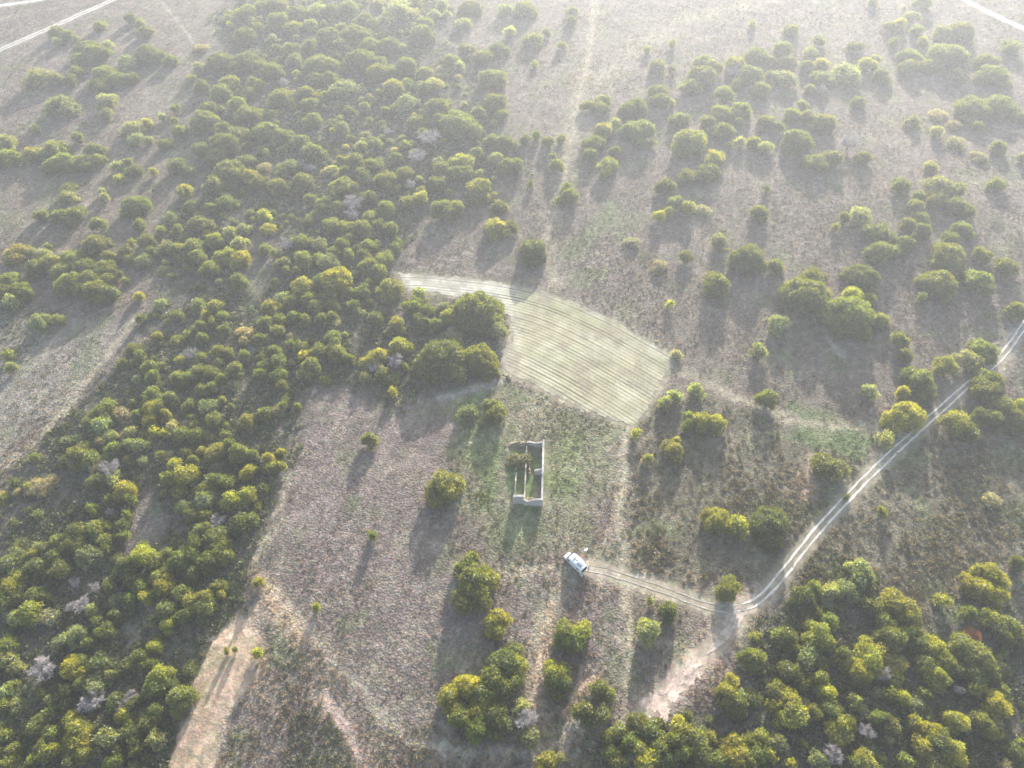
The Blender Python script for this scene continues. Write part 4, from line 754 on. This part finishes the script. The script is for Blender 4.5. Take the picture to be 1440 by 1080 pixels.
free = (amp > 0.015) & (fs < -0.1) & (dm > 1.9) & ~((np.abs(rp[:, 0]) < 5.5) & (np.abs(rp[:, 1]) < 9.5))
dens = 0.25 + 0.75 * smooth01((fbm(x, y, 14, 201, 3) - 0.38) * 4)
mead = poly_sd(P, AREAS_W[0][0]) > 0
dens = np.where(mead, dens * 0.7, dens)
sand = np.maximum(poly_sd(P, AREAS_W[9][0]), poly_sd(P, AREAS_W[10][0])) > 0
silver = poly_sd(P, AREAS_W[4][0]) > 0
ok = free & (RNG.random(len(x)) < (amp / 0.1 + 0.1)) & (RNG.random(len(x)) < dens) & (wd < 0) & ~sand & ~(silver & (RNG.random(len(x)) < 0.7))
xs, ys2, c = x[ok], y[ok], col[ok]
sz = RNG.uniform(0.25, 0.6, len(xs)) * np.where(mead[ok], 0.75, 1.0); rough = (poly_sd(P, AREAS_W[3][0]) > 0)[ok]; sz = np.where(rough, sz * 1.6, sz); hg = sz * RNG.uniform(0.55, 1.0, len(xs))
hue = RNG.random(len(xs))[:, None]
tint = np.where(hue < 0.35, np.array([[0.95, 0.85, 0.74]]), np.where(hue < 0.7, np.array([[1.5, 1.32, 1.08]]), np.array([[0.62, 0.68, 0.42]])))
scatter("heather_tussocks", xs, ys2, sz, hg, np.clip(c * tint, 0.02, 0.6), "brown heather and dry grass tussocks covering the open heath", "heather")
# darker, taller undergrowth between the trees
x, y = cand(150000)
P = np.stack([x, y], 1); wd = np.maximum.reduce([poly_sd(P + (np.stack([fbm(x, y, 14, 5, 2), fbm(x, y, 14, 6, 2)], 1) - 0.5) * 18, w) for w in WOODS])
clear = [AREAS_W[i][0] for i in (9, 10, 21, 22)]; cl = np.maximum.reduce([poly_sd(P, w) for w in clear])
pathd = np.minimum.reduce([line_d(P, STREAKS_W[i][0]) for i in (13, 16, 22)])
dens = smooth01((wd + 2) / 6) * (0.25 + 0.75 * smooth01((fbm(x, y, 11, 301, 3) - 0.40) * 5))
fs = poly_sd(P, FIELD_W); dm = np.minimum.reduce([line_d(P, r) for r in ROADS])
ok = (wd > -2) & (RNG.random(len(x)) < dens) & (cl < 0) & (pathd > 1.6) & (fs < -0.5) & (dm > 2)
xs, ys2 = x[ok], y[ok]
sz = RNG.uniform(0.5, 1.4, len(xs)); hg = sz * RNG.uniform(0.7, 1.2, len(xs))
pick = RNG.random(len(xs)); base = np.where(pick[:, None] < 0.55, np.array([[0.105, 0.13, 0.05]]), np.where(pick[:, None] < 0.85, np.array([[0.21, 0.21, 0.11]]), np.array([[0.27, 0.23, 0.18]])))
base = base * (0.7 + 0.6 * fbm(xs, ys2, 6, 77, 2))[:, None]
scatter("undergrowth", xs, ys2, sz, hg, base, "dark green and brown undergrowth between the trees of the woods", "undergrowth")
# low dark gorse patch at the bottom and in the left wood's open side
pts = []
for pl, n in (([(60, 620), (120, 560), (190, 500), (230, 560), (170, 640), (90, 660)], 1500), ([(400, 1085), (410, 1010), (450, 990), (490, 1030), (500, 1085)], 260), ([(20, 400), (60, 430), (90, 440), (60, 480), (0, 520), (-20, 440)], 500), ([(290, 880), (330, 800), (350, 790), (340, 850), (300, 900), (250, 980)], 500)):
    w = world_pts(pl); a = w.min(0); b = w.max(0); q = RNG.random((n * 3, 2)) * (b - a) + a; q = q[poly_sd(q, w) > 0][:n]; pts.append(q)
q = np.vstack(pts); n = len(q); sz = RNG.uniform(0.3, 0.7, n)
scatter("gorse_thicket", q[:, 0], q[:, 1], sz, sz * 0.9, np.array([[0.12, 0.125, 0.07]]) * RNG.uniform(0.7, 1.9, (n, 1)), "low dark gorse thickets on the open ground at left", "gorse")

# ------------------------------------------------------------------ the roofless ruin
def box(bm, x0, x1, y0, y1, z0, z1, top=None, seed=0, cells=0.9, jit=0.05):
    """wall block with a crumbled, uneven top; top(s) gives the height along its longer side"""
    g = random.Random(seed); L = max(x1 - x0, y1 - y0); n = max(2, int(L / cells)); alongx = (x1 - x0) >= (y1 - y0); rows = []
    for i in range(n + 1):
        s = i / n; zt = (top(s) if top else z1) + g.uniform(-0.07, 0.07); r = []
        for side in (0, 1):
            for z in (z0, zt):
                j = g.uniform(-jit, jit) * (0.6 if z == zt else 0.2)
                if alongx: p = (x0 + s * (x1 - x0), (y0, y1)[side] + j, z)
                else: p = ((x0, x1)[side] + j, y0 + s * (y1 - y0), z)
                r.append(bm.verts.new(p))
        rows.append(r)
    for a, b in zip(rows, rows[1:]):
        for q in ((a[0], b[0], b[1], a[1]), (a[2], a[3], b[3], b[2]), (a[1], b[1], b[3], a[3]), (a[0], a[2], b[2], b[0])): bm.faces.new(q)
    for r in (rows[0], rows[-1]): bm.faces.new((r[0], r[1], r[3], r[2]))
def bm_obj(name, bm, mat, parent=None, loc=(0, 0, 0), rz=0, smooth=False):
    bmesh.ops.recalc_face_normals(bm, faces=bm.faces); me = bpy.data.meshes.new(name); bm.to_mesh(me); bm.free()
    if smooth:
        for p in me.polygons: p.use_smooth = True
    me.materials.append(mat); return link(name, me, parent, loc, rz)
pa = at(763, 712); pb = at(765, 628); pc = at(721, 706)
ang = math.atan2(pb[1] - pa[1], pb[0] - pa[0]) - pi / 2
LEN = math.hypot(pb[0] - pa[0], pb[1] - pa[1]); WID = math.hypot(pc[0] - pa[0], pc[1] - pa[1])
gz0 = float(terrain(pa[0], pa[1])) - 0.3
ruin = tag(empty("ruined_house", (pa[0], pa[1], gz0), ang), "roofless ruined stone house with white-topped walls on the green patch above the van", "ruin")
print("RUIN", LEN, WID)
def wall(name, x0, x1, y0, y1, top, mat, seed):
    bm = bmesh.new(); box(bm, x0, x1, y0, y1, 0, 3, top, seed); return bm_obj(name, bm, mat, ruin)
T = 0.45
w1 = wall("wall", -T, 0, 0, LEN, lambda s: 3.2 - 0.2 * sin(9 * s), M_cap, 1)                     # long right wall
xm = -4.1
w2 = wall("wall", -WID + 0.1, xm - T, 0.35, 0.35 + T + 0.1, lambda s: 3.3 + 0.5 * min(s * 2, 1), M_cap, 2)      # lower gable, left half
w2b = wall("wall", xm - T + 0.003, -T - 0.004, -0.02, -0.02 + T, lambda s: 3.3 - 1.2 * math.exp(-((s - 0.3) / 0.25) ** 2), M_cap, 3)
w3 = wall("wall", xm - T, xm - 0.1, T + 0.6, LEN - 0.9, lambda s: 2.4 - 0.4 * abs(sin(11 * s)) - 0.5 * s, M_stone, 4)   # spine wall
w4 = wall("wall", -2.2, -T - 0.01, LEN * 0.50, LEN * 0.50 + 0.5, lambda s: 2.0 + 0.6 * s, M_cap, 5)       # stub across
w5 = wall("wall", xm - 0.08, -T - 0.01, LEN - T, LEN - 0.02, lambda s: 1.9 + 0.5 * abs(2 * s - 1), M_cap, 6)
w6 = wall("wall", -WID + 0.3, -WID + 0.7, 1.6, 8.6, lambda s: 1.2 + 0.8 * sin(3 * s), M_stone, 7)
w7 = wall("wall", -WID + 0.3, -WID + 0.7, 9.6, 13.5, lambda s: 1.1 - 0.5 * s, M_stone, 8)
# fallen masonry along the spine wall and at the collapsed upper left corner
def heap(cx, cy, rx, ry, h, seed):
    """one heap of fallen masonry: a mound broken into angular lumps"""
    nx, ny = int(rx * 2 / 0.16), int(ry * 2 / 0.16); X, Y = np.meshgrid(np.linspace(-1, 1, nx), np.linspace(-1, 1, ny))
    wx, wy = (X * rx + cx).ravel(), (Y * ry + cy).ravel(); r = np.sqrt(X ** 2 + Y ** 2).ravel()
    z = smooth01((1.05 - r) * 1.3) * h * (0.35 + 0.9 * np.round(vnoise(wx, wy, 0.45, seed) * 4) / 4) + 0.15 * (r < 1) - 0.3 * (r >= 1) + 0.3
    i = np.arange(nx * ny).reshape(ny, nx); f = np.stack([i[:-1, :-1], i[:-1, 1:], i[1:, 1:], i[1:, :-1]], -1).reshape(-1, 4)
    link("rubble_heap", np_mesh("rubble_heap", np.stack([wx, wy, z], 1), f, M_brick), ruin)
heap(-3.5, 9.5, 0.45, 2.2, 0.7, 1); heap(-2.6, 1.3, 1.6, 0.9, 1.0, 2); heap(-5.6, LEN - 0.1, 3.4, 1.2, 1.3, 3)
def place_special(px, py, key, wm, hm, col, nm, label, cat, vi=0):
    X, Y, Z = at(px, py, hm * 0.5); R0, h0, vs = CLS[key]; me, tk, _ = vs[vi]
    root = empty(nm, (X, Y, float(terrain(X, Y)) - 0.05), 1.3 * vi); root.scale = (wm / 2 / R0, wm / 2 / R0, hm / h0)
    c_ = bpy.data.objects.new("crown", me); C.objects.link(c_); c_.parent = root; c_.color = (*col, 1)
    t_ = bpy.data.objects.new("trunk", tk); C.objects.link(t_); t_.parent = root
    return tag(root, label, cat)
place_special(732, 646, 'loose_mid', 5.2, 2.6, (0.15, 0.145, 0.09), 'bramble_bush', "brownish bramble bush grown over the ruin's collapsed upper left corner", 'bush', 2)

# ------------------------------------------------------------------ the white camper van
M_white = simple("white_van_paint", (0.92, 0.93, 0.94), 0.3); M_white.node_tree.nodes["Principled BSDF"].inputs["Coat Weight"].default_value = 0.5
M_glass = simple("dark_glass", (0.07, 0.08, 0.09), 0.08); M_rub = simple("rubber", (0.025, 0.025, 0.025), 0.8, noise=0.2, scale=8)
M_rim = simple("wheel_metal", (0.5, 0.5, 0.52), 0.35, 0.8); M_grey = simple("grey_plastic", (0.28, 0.29, 0.30), 0.5)
M_lamp = simple("clear_lamp", (0.7, 0.7, 0.68), 0.1); M_red = simple("red_lamp", (0.5, 0.03, 0.02), 0.2); M_solar = simple("solar_cells", (0.16, 0.18, 0.22), 0.2)
M_dark = simple("dark_interior", (0.04, 0.035, 0.035), 0.9)
pf = at(797.5, 779.5, 1.3); pr = at(819.5, 801, 1.3)
cx_, cy_ = (pf[0] + pr[0]) / 2, (pf[1] + pr[1]) / 2; va = math.atan2(pf[1] - pr[1], pf[0] - pr[0]); VL = math.hypot(pf[0] - pr[0], pf[1] - pr[1])
print("VAN", VL)
van = tag(empty("camper_van", (cx_, cy_, float(terrain(cx_, cy_)) + 0.03), va), "white high-roofed camper van with its rear doors open, parked at the track's end", "van")
VL = 5.5; hw = 0.97
# body: cross-sections along x, lofted; sloping bonnet and windscreen at the front
secs = [(-VL / 2, 0.42, 2.50, 1.0, 0.93), (-VL / 2 + 0.08, 0.36, 2.58, 1.02, 0.95), (-1.0, 0.34, 2.62, 1.0 * 1.02, 0.95), (VL / 2 - 1.75, 0.34, 2.60, 1.02, 0.94),
        (VL / 2 - 1.45, 0.34, 2.50, 1.02, 0.90), (VL / 2 - 0.75, 0.34, 1.42, 1.01, 0.90), (VL / 2 - 0.28, 0.36, 1.16, 0.97, 0.84), (VL / 2 - 0.06, 0.42, 0.92, 0.86, 0.74), (VL / 2, 0.5, 0.75, 0.78, 0.7)]
bm = bmesh.new(); rings = []
for x_, z0_, z1_, wl, wt in secs:
    pr_ = []; hgt = z1_ - z0_
    for (yy, zz) in [(-wl * .94, 0), (-wl, 0.10), (-wl, 0.45), (-wl * .98, 0.75), (-wt, 0.93), (-wt * .82, 1.0), (0, 1.015), (wt * .82, 1.0), (wt, 0.93), (wl * .98, 0.75), (wl, 0.45), (wl, 0.10), (wl * .94, 0)]:
        pr_.append(bm.verts.new((x_, yy * hw / 1.02, z0_ + zz * hgt)))
    rings.append(pr_)
for a, b in zip(rings, rings[1:]):
    for i in range(len(a)): bm.faces.new((a[i], a[(i + 1) % len(a)], b[(i + 1) % len(a)], b[i]))
bm.faces.new(rings[0]); bm.faces.new(rings[-1])
body = bm_obj("body", bm, M_white, van, smooth=True)
mod = body.modifiers.new("bevel", 'BEVEL'); mod.width = 0.04; mod.segments = 2; mod.limit_method = 'ANGLE'
def quadp(name, pts, mat, parent=van, th=0.02):
    bm = bmesh.new(); vs = [bm.verts.new(p) for p in pts]; f = bm.faces.new(vs); bmesh.ops.solidify(bm, geom=[f], thickness=th)
    return bm_obj(name, bm, mat, parent)
def cube(name, c, s, mat, parent=van, bev=0.02):
    bm = bmesh.new(); bmesh.ops.create_cube(bm, size=1)
    for v in bm.verts: v.co = (v.co.x * s[0] + c[0], v.co.y * s[1] + c[1], v.co.z * s[2] + c[2])
    bmesh.ops.bevel(bm, geom=bm.edges[:], offset=min(bev, min(s) * 0.3), segments=2, affect='EDGES'); return bm_obj(name, bm, mat, parent)
xf = VL / 2
quadp("windscreen", [(xf - 1.40, -0.80, 2.47), (xf - 1.40, 0.80, 2.47), (xf - 0.80, 0.86, 1.52), (xf - 0.80, -0.86, 1.52)], M_glass, th=0.03)
for s in (-1, 1):
    quadp("side_window", [(xf - 2.05, s * 1.035, 1.5), (xf - 2.05, s * 1.01, 1.98), (xf - 1.55, s * 1.01, 2.05), (xf - 1.15, s * 1.03, 1.45)], M_glass)
    quadp("side_window", [(-xf + 0.7, s * 1.035, 1.65), (-xf + 0.7, s * 1.01, 2.05), (-xf + 1.4, s * 1.01, 2.05), (-xf + 1.4, s * 1.035, 1.65)], M_glass)
    cube("headlight", (xf - 0.22, s * 0.66, 0.92), (0.26, 0.26, 0.16), M_lamp); cube("tail_light", (-xf - 0.01, s * 0.95, 1.3), (0.05, 0.1, 0.4), M_red)
    cube("wing_mirror", (xf - 1.25, s * 1.17, 1.55), (0.12, 0.2, 0.3), M_grey)
    d_ = cube("rear_door", (-xf - 0.36 , s * (0.98 + 0.10), 1.45), (0.68, 0.05, 1.95), M_white)
    cube("door_window", (-xf - 0.36, s * (0.98 + 0.13), 1.95), (0.4, 0.03, 0.5), M_glass, d_)
    for xw in (xf - 1.0, -xf + 1.15):
        bm = bmesh.new(); bmesh.ops.create_cone(bm, cap_ends=True, segments=24, radius1=0.36, radius2=0.36, depth=0.24)
        for v in bm.verts: v.co = (v.co.x + xw, v.co.z + s * 0.92, v.co.y + 0.34)
        bmesh.ops.bevel(bm, geom=[e for e in bm.edges if e.is_manifold and e.calc_face_angle() > 1], offset=0.04, segments=2, affect='EDGES')
        wh = bm_obj("wheel", bm, M_rub, van)
        bm = bmesh.new(); bmesh.ops.create_cone(bm, cap_ends=True, segments=20, radius1=0.21, radius2=0.19, depth=0.03)
        for v in bm.verts: v.co = (v.co.x + xw, v.co.z + s * 1.05, v.co.y + 0.34)
        bm_obj("rim", bm, M_rim, wh)
cube("load_space_shade", (-xf - 0.006, 0, 1.45), (0.02, 1.7, 1.8), M_dark, bev=0.002)  # flat plate on the closed rear; the interior's shade is its dark colour
cube("roof_vent", (0.2, 0.0, 2.68), (0.42, 0.75, 0.10), M_grey); cube("roof_hatch", (-0.45, -0.12, 2.67), (0.26, 0.30, 0.08), M_glass)
cube("solar_panel", (-1.55, 0.36, 2.69), (1.35, 0.52, 0.04), M_solar, bev=0.006); cube("solar_panel", (-1.55, -0.40, 2.69), (1.35, 0.45, 0.04), simple("pale_panel", (0.6, 0.62, 0.64), 0.2), bev=0.006)
bm = bmesh.new()
cube("awning_case", (-0.4, -1.08, 2.42), (3.0, 0.12, 0.14), M_white)
cube("front_bumper", (xf - 0.02, 0, 0.52), (0.22, 1.6, 0.26), M_grey, bev=0.05); cube("number_plate", (xf + 0.095, 0, 0.55), (0.012, 0.5, 0.11), M_lamp, bev=0.002)

# ------------------------------------------------------------------ camping things beside the van
M_orange = simple("coral_canvas", (0.62, 0.30, 0.22), 0.85, noise=0.1, scale=12); M_alu = simple("aluminium", (0.6, 0.6, 0.6), 0.35, 0.7); M_top = simple("pale_table_top", (0.72, 0.76, 0.74), 0.4)
def camp_chair(px, py, rz, label, mat):
    x_, y_, z_ = at(px, py); t = tag(empty("camp_chair", (x_, y_, z_ + 0.15), rz), label, "chair", "camp chairs by the van")
    def tub(pts, r=0.018):
        gs = [cone_geo(a, b, r, r, 6) for a, b in zip(pts, pts[1:])]; return join_quads(gs)
    quadp("seat", [(-0.3, -0.28, 0.42), (0.3, -0.28, 0.42), (0.3, 0.26, 0.45), (-0.3, 0.26, 0.45)], mat, t, 0.03)
    quadp("backrest", [(-0.3, -0.30, 0.44), (0.3, -0.30, 0.44), (0.3, -0.50, 0.95), (-0.3, -0.50, 0.95)], mat, t, 0.03)
    for sx_ in (-1, 1):
        for a, b in (((sx_ * 0.31, -0.3, 0.44), (sx_ * 0.33, 0.28, 0.0)), ((sx_ * 0.31, 0.27, 0.45), (sx_ * 0.33, -0.33, 0.0))):
            v, f = tub([a, b]); link("leg", np_mesh("leg", v, f, M_alu), t)
        v, f = tub([(sx_ * 0.33, -0.36, 0.62), (sx_ * 0.33, 0.22, 0.64)], 0.03); link("armrest", np_mesh("armrest", v, f, M_dark), t)
camp_chair(819.0, 782.5, 0.6, "coral camp chair just beside the camper van's right side", M_orange)
x_, y_, z_ = at(823.6, 775.0)
t = tag(empty("camp_table", (x_, y_, z_ + 0.12), 0.5), "small pale folding table on the grass upper right of the camper van", "table")
cube("tabletop", (0, 0, 0.68), (0.9, 0.6, 0.03), M_top, t, 0.008)
for sx_ in (-1, 1):
    for sy_ in (-1, 1):
        v, f = cone_geo((sx_ * 0.40, sy_ * 0.25, 0.66), (sx_ * 0.43, sy_ * 0.28, -0.1), 0.015, 0.015, 6); link("leg", np_mesh("leg", v, f, M_alu), t)

# ------------------------------------------------------------------ the hazy air
bm = bmesh.new(); bmesh.ops.create_cube(bm, size=1)
zmin = float(gz.min()) - 1.0; zmax = H + 3.0
XA = max(abs(gx.min()), gx.max()) + 20; YA, YB = gy.min() - 20, gy.max() + 20
for v in bm.verts: v.co = (v.co.x * 2 * XA, YA + (v.co.y + 0.5) * (YB - YA), zmin + (v.co.z + 0.5) * (zmax - zmin))
m = bpy.data.materials.new("hazy_air"); m.use_nodes = True; nt = m.node_tree; nt.nodes.clear()
out = nt.nodes.new("ShaderNodeOutputMaterial"); pv = nt.nodes.new("ShaderNodeVolumePrincipled")
pv.inputs["Color"].default_value = (0.86, 0.91, 1.0, 1); pv.inputs["Density"].default_value = HAZE_D; pv.inputs["Anisotropy"].default_value = HAZE_G
nt.links.new(pv.outputs[0], out.inputs["Volume"])
haze = bm_obj("haze", bm, m); tag(haze, "pale sunlit haze in the air", "haze", kind='stuff')
